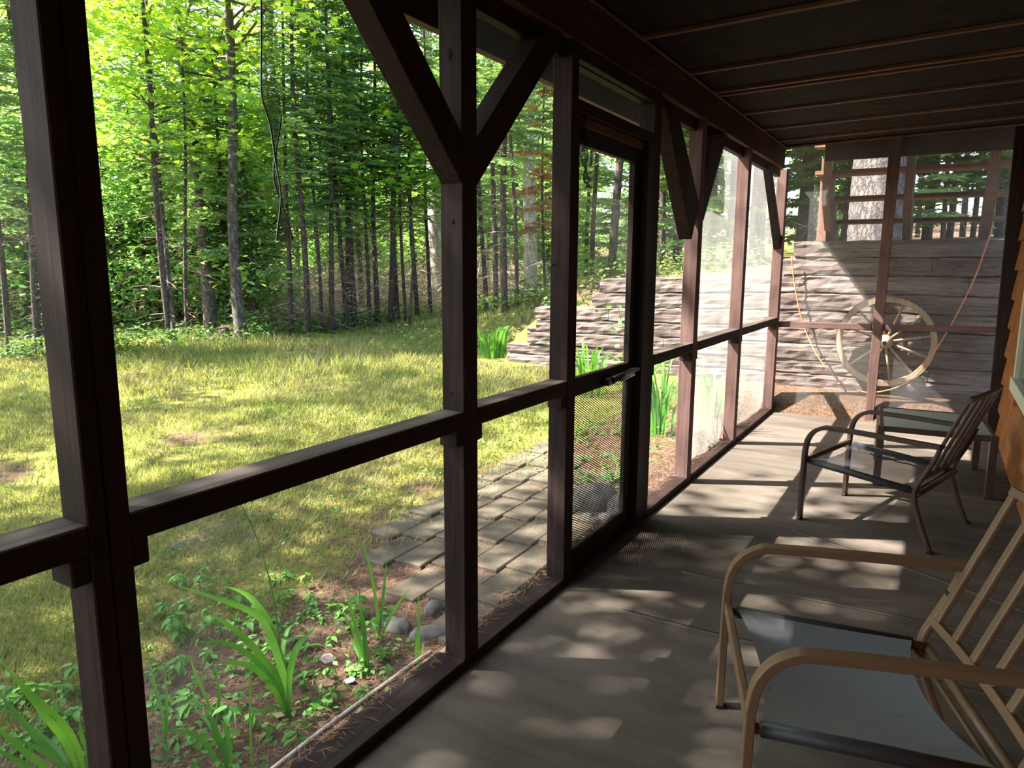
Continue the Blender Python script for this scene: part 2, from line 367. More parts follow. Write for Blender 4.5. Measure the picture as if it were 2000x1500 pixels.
# insect screens stapled outside the posts
def panel(name, y0, y1, z0, z1, mat, x=-PW - .004, wave=0.0, nx=1, nz=1, parent=WLT, ax='x'):
    V, F = [], []
    for i in range(nx + 1):
        for j in range(nz + 1):
            a = y0 + (y1 - y0) * i / nx; z = z0 + (z1 - z0) * j / nz; s = i / nx; q = 1 - j / nz
            d = wave * math.sin(math.pi * s) * (math.sin(9 * s + 1.4 * q) + .6 * math.sin(21 * s + 3 * q)) * (.35 + q)
            V.append((x + d, a, z) if ax == 'x' else (a, x + d, z))
    for i in range(nx):
        for j in range(nz):
            p = i * (nz + 1) + j; F.append((p, p + nz + 1, p + nz + 2, p + 1))
    return link(name, mesh(name, V, F, mat, nx > 1), parent)
for k, (a, b) in enumerate(bays):
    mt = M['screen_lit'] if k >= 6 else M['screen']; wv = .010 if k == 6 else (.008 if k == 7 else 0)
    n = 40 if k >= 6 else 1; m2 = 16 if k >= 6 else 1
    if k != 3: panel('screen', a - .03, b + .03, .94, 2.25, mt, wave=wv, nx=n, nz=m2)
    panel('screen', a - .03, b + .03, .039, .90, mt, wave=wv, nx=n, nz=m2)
panel('screen', 2.755, 3.655, 2.09, 2.245, M['screen'])
# --- door frame above the door
box('transom_bar', (-PW, 2.755, 2.04), (0, 3.655, 2.09), M['stain_y'], WLT)
box('door_stop', (-.062, 2.755, 2.0), (-.024, 3.655, 2.04), M['lightedge'], WLT)
box('jamb', (-.02, 2.755, 0), (.0, 2.775, 2.04), M['stain_z'], WLT)
box('jamb', (-.055, 3.562, 0), (.004, 3.655, 2.04), M['door'], WLT)
box('door_sill', (-PW - .02, 2.755, -.02), (-.004, 3.655, .012), M['stain_y'], WLT)
# --- the screen door
D1 = empty('door_1', (-.045, 2.78, 0)); tag(D1, 'dark brown wooden screen door with closer and metal guard mesh', 'door', kind='structure')
def dbox(name, lo, hi, mat, bev=.003):
    o = box(name, (lo[0], lo[1] - 2.78, lo[2]), (hi[0], hi[1] - 2.78, hi[2]), mat, D1, bev); return o
dx0, dx1 = -.016, .016
dbox('stile', (dx0, 2.757, .012), (dx1, 2.785, 1.995), M['door'])
dbox('stile', (dx0, 3.470, .012), (dx1, 3.560, 1.995), M['door'])
dbox('bottom_rail', (dx0, 2.785, .012), (dx1, 3.470, .115), M['door'])
dbox('mid_rail', (dx0, 2.785, .842), (dx1, 3.470, .925), M['stain_y'])
dbox('top_rail', (dx0, 2.785, 1.925), (dx1, 3.470, 1.995), M['door'])
sc = panel('screen', 2.775 - 2.78, 3.48 - 2.78, .10, 1.94, M['screen'], x=-.014, parent=D1)
# expanded metal guard over the lower half: real strands, too fine to pick apart
V, F = [], []; y0, y1, z0, z1 = .005, .69, .115, .842; st = .0115; tw = .0022
def strand(a, b):
    i = len(V); dz = tw
    V.extend([(.004, a[0], a[1] - dz), (.004, b[0], b[1] - dz), (.006, b[0], b[1] + dz), (.006, a[0], a[1] + dz)]); F.append((i, i + 1, i + 2, i + 3))
def clip(c, m):
    # line z = c + m*y inside the opening
    ya, yb = y0, y1
    for zz in (z0, z1):
        pass
    lo = (z0 - c) / m; hi = (z1 - c) / m
    if lo > hi: lo, hi = hi, lo
    ya = max(ya, lo); yb = min(yb, hi)
    return (ya, yb) if yb - ya > .004 else None
for m in (.5, -.5):
    c = z0 - max(0, m) * y1
    while c < z1 + .5 * y1:
        q = clip(c, m)
        if q: strand((q[0], c + m * q[0]), (q[1], c + m * q[1]))
        c += st
g = link('guard_mesh', mesh('guard_mesh', V, F, plain('galvanised_mesh', (.30, .30, .29), .45, .6, .1)), D1); tag(g, 'expanded metal guard mesh', kind='stuff')
# closer on the mid rail
cl = empty('door_closer'); cl.parent = D1
sweep_obj('cylinder', [(.045, .42, .872), (.05, .64, .885)], circ(.016, 12), M['black'], cl, smooth=True)
sweep_obj('rod', [(.05, .50, .856), (.052, .68, .866)], circ(.006, 8), M['steel'], cl, smooth=True)
prism('bracket', [(.017, .36, .848), (.017, .44, .85), (.017, .44, .89), (.017, .36, .885)], (.03, 0, 0), M['black'], cl)
prism('jamb_bracket', [(.03, .64, .872), (.03, .74, .882), (.03, .74, .897), (.03, .64, .897)], (.03, 0, 0), M['black'], cl)

# --- end wall
YE = float(onp(1702, 800, 'z', 0)[1]); YE = 7.33
WBK = empty('wall_back'); tag(WBK, 'screened end wall with thin brown posts and rail', 'wall', kind='structure')
wpx('post', [(1743, 225), (1768, 225), (1705, 832), (1688, 832)], YE, -.05, M['sunlit_z'], WBK, 'y')
wpx('post', [(1985, 225), (2020, 225), (1952, 848), (1926, 840)], YE, -.05, M['stain_z'], WBK, 'y')
wpx('rail', [(1500, 627), (1703, 632), (1703, 644), (1500, 638)], YE + .002, -.04, M['sunlit_x'], WBK, 'y')
wpx('rail', [(1715, 633), (1944, 638), (1944, 649), (1715, 646)], YE + .002, -.04, M['sunlit_x'], WBK, 'y')
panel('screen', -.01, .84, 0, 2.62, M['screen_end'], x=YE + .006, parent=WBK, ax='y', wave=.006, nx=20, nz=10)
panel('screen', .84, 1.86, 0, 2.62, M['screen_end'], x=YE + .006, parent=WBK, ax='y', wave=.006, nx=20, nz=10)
box('sill', (0, YE - .03, -.02), (1.84, YE + .03, .012), M['stain_x'], WBK)

# --- house wall with orange lap siding and a window
WRT = empty('wall_right'); tag(WRT, 'orange stained lap siding of the house wall', 'wall', kind='structure')
box('sheathing', (1.872, -5.2, -.1), (1.99, 7.27, 2.75), M['siding'], WRT, 0)
WY0, WY1, WZ0, WZ1 = 4.7, 6.02, .66, 1.95
z = -.02
while z < 2.5:
    z1 = min(z + .2367, 2.52)
    segs = [(-5.2, 7.285)]
    if z1 > WZ0 - .05 and z < WZ1 + .05: segs = [(-5.2, WY0 - .06), (WY1 + .06, 7.285)]
    for a, b in segs:
        hexa('siding_board', [(1.872, a, z), (1.838, a, z), (1.838, b, z), (1.872, b, z), (1.872, a, z1 + .004), (1.866, a, z1 + .004), (1.866, b, z1 + .004), (1.872, b, z1 + .004)], M['siding'], WRT, .001)
    z = z1
W1 = empty('window_1', (1.87, (WY0 + WY1) / 2, (WZ0 + WZ1) / 2)); tag(W1, 'window in the orange siding with cream casing', 'window', kind='structure')
def wbox(n, y0, y1, z0, z1, x0, x1, m):
    cy, cz = (WY0 + WY1) / 2, (WZ0 + WZ1) / 2; box(n, (x0 - 1.87, y0 - cy, z0 - cz), (x1 - 1.87, y1 - cy, z1 - cz), m, W1)
wbox('casing', WY0 - .06, WY0, WZ0 - .06, WZ1 + .06, 1.822, 1.872, M['cream']); wbox('casing', WY1, WY1 + .06, WZ0 - .06, WZ1 + .06, 1.822, 1.872, M['cream'])
wbox('casing', WY0, WY1, WZ1, WZ1 + .06, 1.822, 1.872, M['cream']); wbox('window_sill', WY0 - .08, WY1 + .08, WZ0 - .09, WZ0, 1.808, 1.872, M['cream'])
wbox('pane', WY0, WY1, WZ0, WZ1, 1.85, 1.868, M['pane'])

# --- ceiling: dark sheets and battens
CE = empty('ceiling'); tag(CE, 'dark brown sheet ceiling with thin cross battens', 'ceiling', kind='structure')
def cz(x): return ZC + SLOPE * x
BY = [-5.2, -4.6, -4.0, -3.4, -2.8, -2.2, -1.6, -1.0, -.4, 0.1, .6, 1.22, 1.93, 2.70, 3.438, 4.181, 4.694, 4.79, 5.435, 6.118, 6.738, 7.13]
def cslab(name, y0, y1, x0, x1, dz0, dz1, mat):
    return hexa(name, [(x0, y0, cz(x0) + dz0), (x1, y0, cz(x1) + dz0), (x1, y1, cz(x1) + dz0), (x0, y1, cz(x0) + dz0),
                       (x0, y0, cz(x0) + dz1), (x1, y0, cz(x1) + dz1), (x1, y1, cz(x1) + dz1), (x0, y1, cz(x0) + dz1)], mat, CE, .001)
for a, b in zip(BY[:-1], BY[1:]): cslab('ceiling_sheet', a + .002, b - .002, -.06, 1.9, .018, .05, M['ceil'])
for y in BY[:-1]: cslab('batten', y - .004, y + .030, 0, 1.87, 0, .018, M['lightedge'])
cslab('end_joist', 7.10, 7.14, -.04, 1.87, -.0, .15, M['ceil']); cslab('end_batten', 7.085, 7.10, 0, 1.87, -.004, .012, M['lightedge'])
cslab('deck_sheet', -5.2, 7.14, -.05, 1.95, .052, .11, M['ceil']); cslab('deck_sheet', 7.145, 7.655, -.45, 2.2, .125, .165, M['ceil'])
# --- eave outside the wall
EV = empty('eave'); tag(EV, 'brown eave with pale battens outside the door', 'eave', kind='structure')
box('soffit_sheet', (-.50, -5.2, 2.50), (-PW, 5.2, 2.54), M['soffit'], EV)
box('fascia', (-.525, -5.2, 2.35), (-.487, 5.2, 2.56), M['stain_y'], EV); box('fascia_edge', (-.527, -5.2, 2.347), (-.485, 5.2, 2.352), M['lightedge'], EV, .001)
for y in (2.2, 2.86, 3.52, 4.1, 4.2, 4.3, 4.9): box('batten', (-.487, y, 2.482), (-PW - .012, y + .035, 2.50), M['soffit_batten'], EV, .001)
box('ledger', (-PW - .028, -5.2, 2.262), (-PW, 5.2, 2.30), M['soffit_batten'], EV, .001)

# --- floor
FL = box('floor', (-.14, -5.4, -.16), (1.88, YE + .03, 0), M['carpet'], None, .004); tag(FL, 'worn grey brown outdoor carpet on the porch slab', 'floor', kind='structure')
def ridge(p, q, w=.018, h=.005, name='carpet_seam'):
    P = [np.array(p, float), np.array(q, float)]; n = 24; path = []
    for i in range(n + 1):
        s = i / n; c = P[0] * (1 - s) + P[1] * s; path.append((c[0], c[1] + .012 * math.sin(7 * s + p[1]), .0))
    return sweep_obj(name, path, [(-w, 0), (0, h), (w, 0)], M['carpet'], FL, side=(0, 1, 0), smooth=True)
ridge((.40, 3.14, 0), (1.80, 3.17, 0)); ridge((.75, 3.99, 0), (1.78, 3.50, 0)); ridge((.3, 2.62, 0), (1.8, 2.72, 0), .02, .004)

# ================================================================== the ground
def sstep(a, b, x): t = np.clip((x - a) / (b - a), 0, 1); return t * t * (3 - 2 * t)
WXK = [-60, -3.75, -3.4, -2.95, -2.2, -2.05, -.1, .02, 2.2, 14]
WZK = [-9, -9, .45, .80, 1.00, 1.20, 1.42, 1.60, 1.66, 1.7]
def hfun(x, y):
    x = np.asarray(x, float); y = np.asarray(y, float)
    base = -.10 + .048 * np.clip(y - 1.5, 0, 13) + .03 * np.clip(y - 14.5, 0, 60)
    base = base + .05 * np.sin(.55 * x + .3 * y) * sstep(2.5, 7, -x) + .03 * np.sin(1.3 * y - .7 * x) * sstep(2.5, 7, -x)
    left = sstep(-9.5, -14, x); base = base - .10 * left + .055 * np.clip(np.hypot(x - 1.3, y) - 26, 0, 60)
    hw = np.interp(x, WXK, WZK)
    hw2 = hw + .04 * np.clip(y - 8, 0, 20) - .35 * sstep(0, 4, y - 8) * sstep(-1, -4, x)
    behind = np.where(y > 7.84, np.maximum(base, hw2), base)
    # soil slopes down round the free end of the wall
    side = 1.05 * sstep(-6.5, -2.6, x) * sstep(8.2, 10.0, y)
    behind = np.where(y > 7.84, np.maximum(behind, base + side), base)
    inporch = (x > -.14) & (y < 7.4)
    return np.where(inporch, np.minimum(behind, -.1), behind)
def hz(x, y): return float(hfun(x, y))
xs = np.unique(np.round(np.concatenate([np.arange(-60, -16, 1.5), np.arange(-16, -4, .4), np.arange(-4, 2.4, .14), np.arange(2.4, 20, 1.2)]), 3))
ys = np.unique(np.round(np.concatenate([np.arange(-25, -2, 1.5), np.arange(-2, 7.7, .2), [7.70, 7.80, 7.88, 7.95], np.arange(8.1, 16, .3), np.arange(16, 70, 1.5)]), 3))
X, Y = np.meshgrid(xs, ys, indexing='ij'); Zg = hfun(X, Y); ny = len(ys)
idx = np.arange(X.size).reshape(X.shape)
quads = np.stack([idx[:-1, :-1], idx[1:, :-1], idx[1:, 1:], idx[:-1, 1:]], -1).reshape(-1, 4)
GR = link('ground', np_mesh('ground', np.stack([X, Y, Zg], -1).reshape(-1, 3), quads, M['ground'], True))
tag(GR, 'mossy lawn and needle covered ground around the porch', 'ground', kind='structure')
def on_ground(u, v):
    D = ray(u, v); T_ = np.geomspace(.5, 80, 1400); Q = CAM + D[None] * T_[:, None]
    k = np.argmax(Q[:, 2] <= hfun(Q[:, 0], Q[:, 1])); return Q[k if k else -1]

# ================================================================== timber retaining wall
TW = empty('timber_retaining_wall', (-.6, 7.75, 0)); tag(TW, 'stepped retaining wall of weathered railroad timbers behind the end screen', 'retaining wall')
def timber(x0, x1, z0, z1, yoff, name='timber'):
    n = max(4, int((x1 - x0) / .09)); V, F = [], []; sec = 10; sd = random.random() * 50
    for i in range(n + 1):
        x = x0 + (x1 - x0) * i / n; k = 1 + .022 * min(x, 0); a, b = z0 * k + .004, z1 * k - .004
        e = .012 if i in (0, n) else 0
        def nz(q): return .0055 * math.sin(9 * x + sd + q * 2.1) + .0035 * math.sin(31 * x + sd * 1.7 + q) + random.uniform(-.0035, .0035)
        y0 = yoff; y1 = yoff + .18
        ring = [(y0 + .016, a + e), (y0 + .003, a + .010), (y0 + .002, a + (b - a) * .3), (y0 + .0, a + (b - a) * .55), (y0 + .002, b - .035), (y0 + .004, b - .010), (y0 + .018, b - e), (y1, b), (y1, (a + b) / 2), (y1, a)]
        for q, (yy, zz) in enumerate(ring): V.append((x + .6, yy - 7.75 + (nz(q) if q < 7 else 0), zz + (nz(q + 9) * .6 if q in (0, 6, 5, 1) else 0)))
    for i in range(n):
        for q in range(sec): F.append((i * sec + q, (i + 1) * sec + q, (i + 1) * sec + (q + 1) % sec, i * sec + (q + 1) % sec))
    F.append(tuple(range(sec))); F.append(tuple(n * sec + q for q in range(sec))[::-1])
    o = link(name, mesh(name, V, F, M['timber']), TW); o['label'] = 'weathered grey timber'; del o['label']
    return o
rows = [-.12, .02, .165, .338, .48, .645, .815, .984, 1.158, 1.335, 1.511, 1.675]
ends = [-3.45, -3.42, -3.37, -3.38, -3.07, -2.95, -2.96, -2.20, -2.10, -.09, .012]
joints = [[-.9], [.6], [-1.6], [-.2, 1.3], [-1.3], [.95], [-1.98, 1.15], [-.6], [-1.1, 1.55], [1.24], []]
for k in range(11):
    xsx = [ends[k]] + joints[k] + [2.15]
    for a, b in zip(xsx[:-1], xsx[1:]): timber(a + .002, b - .003, rows[k], rows[k + 1], 7.75 + random.uniform(-.008, .012))
# short return timbers stepping down at the free end
for (a, b, z0, z1, yy) in ((-3.62, -3.37, .02, .165, 7.77), (-3.10, -2.96, .645, .70, 7.80)): timber(a, b, z0, z1, yy)

# ================================================================== deck stair beyond the end screen
ST = empty('deck_stair', (.95, 8.0, 1.67)); tag(ST, 'open riser wooden deck stair standing above the timber wall', 'stairs')
def sb(name, lo, hi, mat):
    return box(name, (lo[0] - .95, lo[1] - 8.0, lo[2] - 1.67), (hi[0] - .95, hi[1] - 8.0, hi[2] - 1.67), mat, ST)
RJ = box('rim_joist', (.255, 7.66, 2.425), (2.3, 7.70, 2.68), M['stain_x']); tag(RJ, 'dark rim joist of the deck above the stair', 'joist')
tre = [(7.84, 2.318), (8.11, 2.088), (8.38, 1.872)]
for y, z in tre: sb('tread', (.155, y, z), (1.80, y + .285, z + .038), M['stairwood'])
sb('landing_board', (.155, 7.705, 2.56), (1.80, 7.86, 2.60), M['stairwood'])
for xa, xb in ((.25, .315), (.955, 1.025), (1.60, 1.68)):
    poly = [(7.705, 2.55), (7.84, 2.55)]
    for y, z in tre: poly += [(y, z), (y + .285, z)]
    poly += [(8.62, 1.66), (8.20, 1.66), (7.705, 2.08)]
    poly[1] = (7.84, 2.55)
    prism('stringer', [(xa - .95, y - 8.0, z - 1.67) for y, z in poly], (xb - xa, 0, 0), M['stairwood_z'], ST, 0)
for xa in (.20,): sb('stair_post', (xa - .02, 8.05, 1.68), (xa + .07, 8.14, 2.50), M['stairwood_z'])

# ================================================================== wagon wheel
WC = onp(1729, 667, 'y', 7.66); R0 = .425
WH = empty('wagon_wheel', tuple(WC)); WH.rotation_euler = (math.radians(4), 0, math.radians(0))
tag(WH, 'old wooden wagon wheel hanging against the timber wall', 'wheel')
ring = [(R0 * math.cos(a), 0, R0 * math.sin(a)) for a in np.linspace(0, 2 * math.pi, 49)[:-1]]
def torus_rect(R, w, d, name, mat, parent, n=64):
    V, F = [], []
    for i in range(n):
        a = 2 * math.pi * i / n
        for dr, dy in ((-w / 2, -d / 2), (w / 2, -d / 2), (w / 2, d / 2), (-w / 2, d / 2)):
            V.append(((R + dr) * math.cos(a), dy, (R + dr) * math.sin(a)))
    for i in range(n):
        for k in range(4): F.append((i * 4 + k, i * 4 + (k + 1) % 4, ((i + 1) % n) * 4 + (k + 1) % 4, ((i + 1) % n) * 4 + k))
    return link(name, mesh(name, V, F, mat), parent)
torus_rect(R0 - .022, .050, .045, 'rim', M['wheel'], WH); tag(torus_rect(R0 + .006, .006, .046, 'iron_tyre', M['branch'], WH), 'rusty iron tyre')
for k in range(12):
    a = 2 * math.pi * k / 12 + .18
    sweep_obj('spoke', [((R0 - .05) * s * math.cos(a) + .05 * (1 - s) * math.cos(a), 0, (R0 - .05) * s * math.sin(a) + .05 * (1 - s) * math.sin(a)) for s in (0, .5, 1.0)], circ(.011, 8), M['wheel'], WH, side=(0, 1, 0), smooth=True)
sweep_obj('hub', [(0, -.10, 0), (0, -.07, 0), (0, -.03, 0), (0, .03, 0), (0, .06, 0)], lambda s: circ([.035, .048, .066, .066, .045][int(round(s * 4))], 16), M['wheel'], WH, smooth=True)
sweep_obj('axle_bore', [(0, -.104, 0), (0, -.099, 0)], circ(.02, 12), M['black'], WH)
# hanging orange cord
cp = [(1546, 500), (1551, 548), (1562, 607), (1577, 655), (1600, 700), (1640, 745), (1688, 766), (1735, 762), (1770, 747), (1800, 722), (1838, 668), (1872, 608), (1905, 540), (1928, 475), (1936, 452)]
P = curve_pts([onp(u, v, 'y', 7.60 if 3 < i < 12 else 7.70) for i, (u, v) in enumerate(cp)], 70)
co = sweep_obj('extension_cord', P, circ(.0065, 6), M['cord'], smooth=True); tag(co, 'thin orange cord hanging in a loop over the timber wall', 'cord')

# ================================================================== porch furniture
def make_chair(name, front, back_dir, frame, fabric, label, roll, clipped=False):
    """front = floor point midway between the front feet, back_dir = direction to the back (unit)"""
    bd = np.array(back_dir, float); bd /= np.linalg.norm(bd); rz = math.atan2(bd[1], bd[0])
    t = empty(name, (front[0], front[1], 0), rz); tag(t, label, 'chair', 'patio chairs on the porch')
    W = .315                                             # half width; local x runs to the back, y to the side
    pr = rect(.038, .023, .003)
    def bendy(pts, n): return curve_pts(pts, n)
    arm = [(0.0, 0.0), (.002, .25), (.004, .40), (.016, .468), (.045, .517), (.090, .545), (.140, .553), (.35, .553), (.67, .547)]
    rear = [(.672, .545), (.650, .475), (.612, .39), (.583, .325), (.576, .275), (.588, .215), (.620, .125), (.672, 0.0)]
    for s in (-1, 1):
        y = s * W
        a = sweep_obj('arm', [(x, y, z) for x, z in bendy([arm[2]] + arm[3:], 26)], pr, frame, t, side=(0, 1, 0)); a.data.polygons.foreach_set('use_smooth', [False] * len(a.data.polygons))
        sweep_obj('leg', [(x, y, z) for x, z in arm[:3]], pr, frame, t, side=(0, 1, 0))
        sweep_obj('leg', [(x, y * .985, z) for x, z in bendy(rear, 22)], rect(.034, .02, .006), frame, t, side=(0, 1, 0))
        sweep_obj('seat_rail', [(.01, y * .93, .342), (.30, y * .93, .318), (.578, y * .93, .292)], circ(.013, 10), frame, t, side=(0, 1, 0), smooth=True)
        for zf, xf in ((0, 0.0), (0, .672)):
            box('foot_cap', (xf - .012, y - .021, 0), (xf + .012, y + .021, .012), M['black'], t, .002)
    sweep_obj('front_rail', [(.008, -W, .352), (.008, W, .352)], rect(.022, .030, .005), frame, t, side=(1, 0, 0))
    sweep_obj('rear_rail', [(.590, -W, .285), (.590, W, .285)], circ(.014, 10), frame, t, side=(1, 0, 0), smooth=True)
    sweep_obj('cross_rail', [(.556, -W * .93, .280), (.556, W * .93, .280)], circ(.007, 8), frame, t, side=(1, 0, 0), smooth=True)
    # sling: free edges front and rear pulled inwards, sagging
    n, m = 18, 14; V, F = [], []
    for i in range(n + 1):
        for j in range(m + 1):
            q = -1 + 2 * j / m; c = 1 - q * q
            x0 = .035 + .035 * c; x1 = .545 - .06 * c; s = i / n; x = x0 + (x1 - x0) * s
            V.append((x, q * W * .93, .355 - .085 * x - .038 * c * (math.sin(math.pi * (.15 + .7 * s))) + .004))
    for i in range(n):
        for j in range(m): p = i * (m + 1) + j; F.append((p, p + 1, p + m + 2, p + m + 1))
    link('seat_sling', mesh('seat_sling', V, F, fabric, True), t)
    for s in (-1, 1):
        sweep_obj('sling_hem', [(.035, s * W * .935, .342), (.26, s * W * .935, .324), (.545, s * W * .935, .297)], circ(.019, 12), roll, t, side=(0, 1, 0), smooth=True)
    # back: frame with four slats between two side bars
    bk = empty('backrest'); bk.parent = t
    b0, b1 = np.array([.600, .375]), np.array([.765, .792]); hw = W - .04
    slp = rect(.030, .016, .004)
    for k in range(6):
        y = -hw + 2 * hw * k / 5
        nm = 'side_bar' if k in (0, 5) else 'slat'
        e = .0 if k in (0, 5) else .008; cv = .012 * (1 - (2 * k / 5 - 1) ** 2)
        d = b1 - b0
        sweep_obj(nm, [(b0[0] + d[0] * q + cv, y, b0[1] + d[1] * q) for q in (-.005 + e, .5, 1.005 - e)], slp, frame, bk, side=(0, 1, 0))
    for p, nm in ((b0, 'bottom_bar'), (b1, 'top_bar')):
        sweep_obj(nm, [(p[0] + .012 * (1 - q * q), q * (hw + .015), p[1]) for q in (-1, -.6, -.2, .2, .6, 1)], rect(.026, .022, .004), frame, bk, side=(.37, 0, .93))
    for s in (-1, 1):
        sweep_obj('bolt', [(.635, s * (hw + .0), .46), (.635, s * (W + .012), .46)], circ(.007, 8), M['black'], bk)
    return t
make_chair('patio_chair', (.80 + .13, 2.18 - .295, 0), (.945, .325), M['tan'], M['sling_grey'], 'tan metal patio chair with grey sling seat in the near right corner', M['sling_roll'])
fc = make_chair('patio_chair', (.8375, 4.4885, 0), (.960, -.27), M['brown_metal'], M['sling_navy'], 'dark brown metal patio chair with worn navy mesh seat farther along the porch', M['sling_roll'])
# eyelets and a torn cord lacing on the far chair's seat
tor = curve_pts([(.17, .20, .315), (.22, .185, .312), (.27, .21, .306), (.33, .19, .300), (.38, .205, .296), (.43, .18, .294)], 26)
tor = [(p[0], p[1] + .006 * math.sin(i * 2.3), p[2] + .008) for i, p in enumerate(tor)]
tc_ = sweep_obj('torn_edge', tor, circ(.004, 5), M['black'], fc)
for x, y in ((.10, .22), (.27, .20)):
    me = torus_rect(.010, .006, .003, 'eyelet', M['steel'], fc, 16); me.location = (x, y, .340 - .05 * x); me.rotation_euler = (math.pi / 2, 0, 0)

TB = empty('side_table', (1.36, 5.52, 0), math.radians(4)); tag(TB, 'low brown metal side table with frosted glass top behind the far chair', 'table')
tw, td, th = .31, .36, .40
for sx in (-1, 1):
    for sy in (-1, 1): box('leg', (sx * tw - .022, sy * td - .022, 0), (sx * tw + .022, sy * td + .022, th), M['brown_metal'], TB)
for s in (-1, 1):
    box('apron', (-tw + .022, s * td - .012, th - .035), (tw - .022, s * td + .012, th), M['brown_metal'], TB)
    box('apron', (s * tw - .012, -td + .022, th - .035), (s * tw + .012, td - .022, th), M['brown_metal'], TB)
prism('glass_top', [(x * (tw - .012), y * (td - .012), th - .012) for x, y in ((-1, -.9), (-.9, -1), (.9, -1), (1, -.9), (1, .9), (.9, 1), (-.9, 1), (-1, .9))], (0, 0, .008), M['frost'], TB, .001)
# white scrap of paper or bin edge lying in the corner is too unclear to build

# ================================================================== torn strips of screen
def ribbon(name, left, right, x, mat, label, cat):
    L = curve_pts([onp(u, v, 'x', x) for u, v in left], 30); Rr = curve_pts([onp(u, v, 'x', x) for u, v in right], 30); V, F = [], []
    for i, (a, b) in enumerate(zip(L, Rr)):
        tws = .015 * math.sin(i * .35); V += [a + np.array([tws, 0, 0]), (a + b) / 2 + np.array([.008, 0, 0]), b - np.array([tws, 0, 0])]
    for i in range(30):
        for k in (0, 1): p = i * 3 + k; F.append((p, p + 1, p + 4, p + 3))
    o = link(name, mesh(name, V, F, mat, True)); tag(o, label, cat)
    for E_, k0 in ((L, 0), (Rr, 14)):                         # rolled dark edges of the torn mesh
        sweep_obj('rolled_edge', [p + np.array([(.015 if E_ is L else -.015) * math.sin(i * .35), 0, 0]) for i, p in enumerate(E_)][k0:], circ(.0022, 5), M['black'], o)
    return o
ribbon('torn_screen_strip', [(505, -90), (502, 60), (513, 170), (534, 240), (535, 330), (543, 400), (548, 470)], [(548, -90), (541, 60), (540, 170), (541, 240), (540, 330), (556, 400), (565, 470)], -.06, M['screen_dark'], 'torn strip of dark screen hanging in the large open bay', 'screen strip')
ribbon('torn_screen_strip', [(1137, 205), (1138, 275), (1140, 310), (1144, 350), (1148, 368)], [(1148, 205), (1146, 275), (1143, 310), (1146, 350), (1151, 368)], -.015, M['screen_dark'], 'thin torn strip of screen hanging at the top of the door', 'screen strip')

# ================================================================== trees
def tube_np(path, r0, r1, n=7, wob=0.0):
    V, F = sweep(path, lambda s: [(a * (1 + random.uniform(-wob, wob)), b * (1 + random.uniform(-wob, wob))) for a, b in circ(r0 + (r1 - r0) * s, n)])
    return V, F
def join(parts):
    V, F = [], []
    for v, f in parts:
        k = len(V); V += list(v); F += [tuple(i + k for i in q) for q in f]
    return V, F
def leaf_cloud(centers, normals, sizes, kind='kite'):
    """many small leaf blades: centres, rough up vectors, sizes"""
    n = len(centers); C = np.asarray(centers); U = np.asarray(normals); S = np.asarray(sizes)[:, None]
    U = U / np.linalg.norm(U, axis=1, keepdims=True)
    a = RNG.normal(size=(n, 3)); a -= U * (a * U).sum(1, keepdims=True); a /= np.linalg.norm(a, axis=1, keepdims=True)
    b = np.cross(U, a)
    if kind == 'kite':
        off = [(0, -.5, 0), (.32, .0, .06), (0, .6, -.05), (-.32, .0, .06)]; tri = [(0, 1, 2), (0, 2, 3)]
    else:                                                    # five-lobed maple leaf
        off = [(0, -.45, 0), (.18, -.28, .03), (.55, -.18, .04), (.30, .08, .02), (.42, .42, .0), (.14, .24, .0), (0, .65, -.06), (-.14, .24, 0), (-.42, .42, 0), (-.30, .08, .02), (-.55, -.18, .04), (-.18, -.28, .03)]
        tri = [(0, 1, 5), (1, 2, 3), (3, 4, 5), (1, 3, 5), (5, 6, 7), (0, 5, 7), (7, 8, 9), (9, 10, 11), (7, 9, 11), (0, 7, 11)]
    V = np.stack([C + S * (a * x + b * y + U * z) for x, y, z in off], 1)
    T = np.array(tri)[None] + (np.arange(n) * len(off))[:, None, None]
    return V.reshape(-1, 3), T.reshape(-1, 3)
def strips(P0, P1, W, up=None):
    """thin flat blades from P0 to P1 of width W (kites, two triangles)"""
    P0 = np.asarray(P0); P1 = np.asarray(P1); D = P1 - P0; n = len(P0); W = np.asarray(W).reshape(-1, 1)
    R = RNG.normal(size=(n, 3)) if up is None else np.cross(D, up)
    S = R - D * (R * D).sum(1, keepdims=True) / ((D * D).sum(1, keepdims=True) + 1e-9)
    S /= np.linalg.norm(S, axis=1, keepdims=True) + 1e-9; m = P0 + D * .45
    V = np.stack([P0, m + S * W / 2, P1, m - S * W / 2], 1).reshape(-1, 3)
    T = np.array([(0, 1, 2), (0, 2, 3)])[None] + (np.arange(n) * 4)[:, None, None]
    return V, T.reshape(-1, 3)

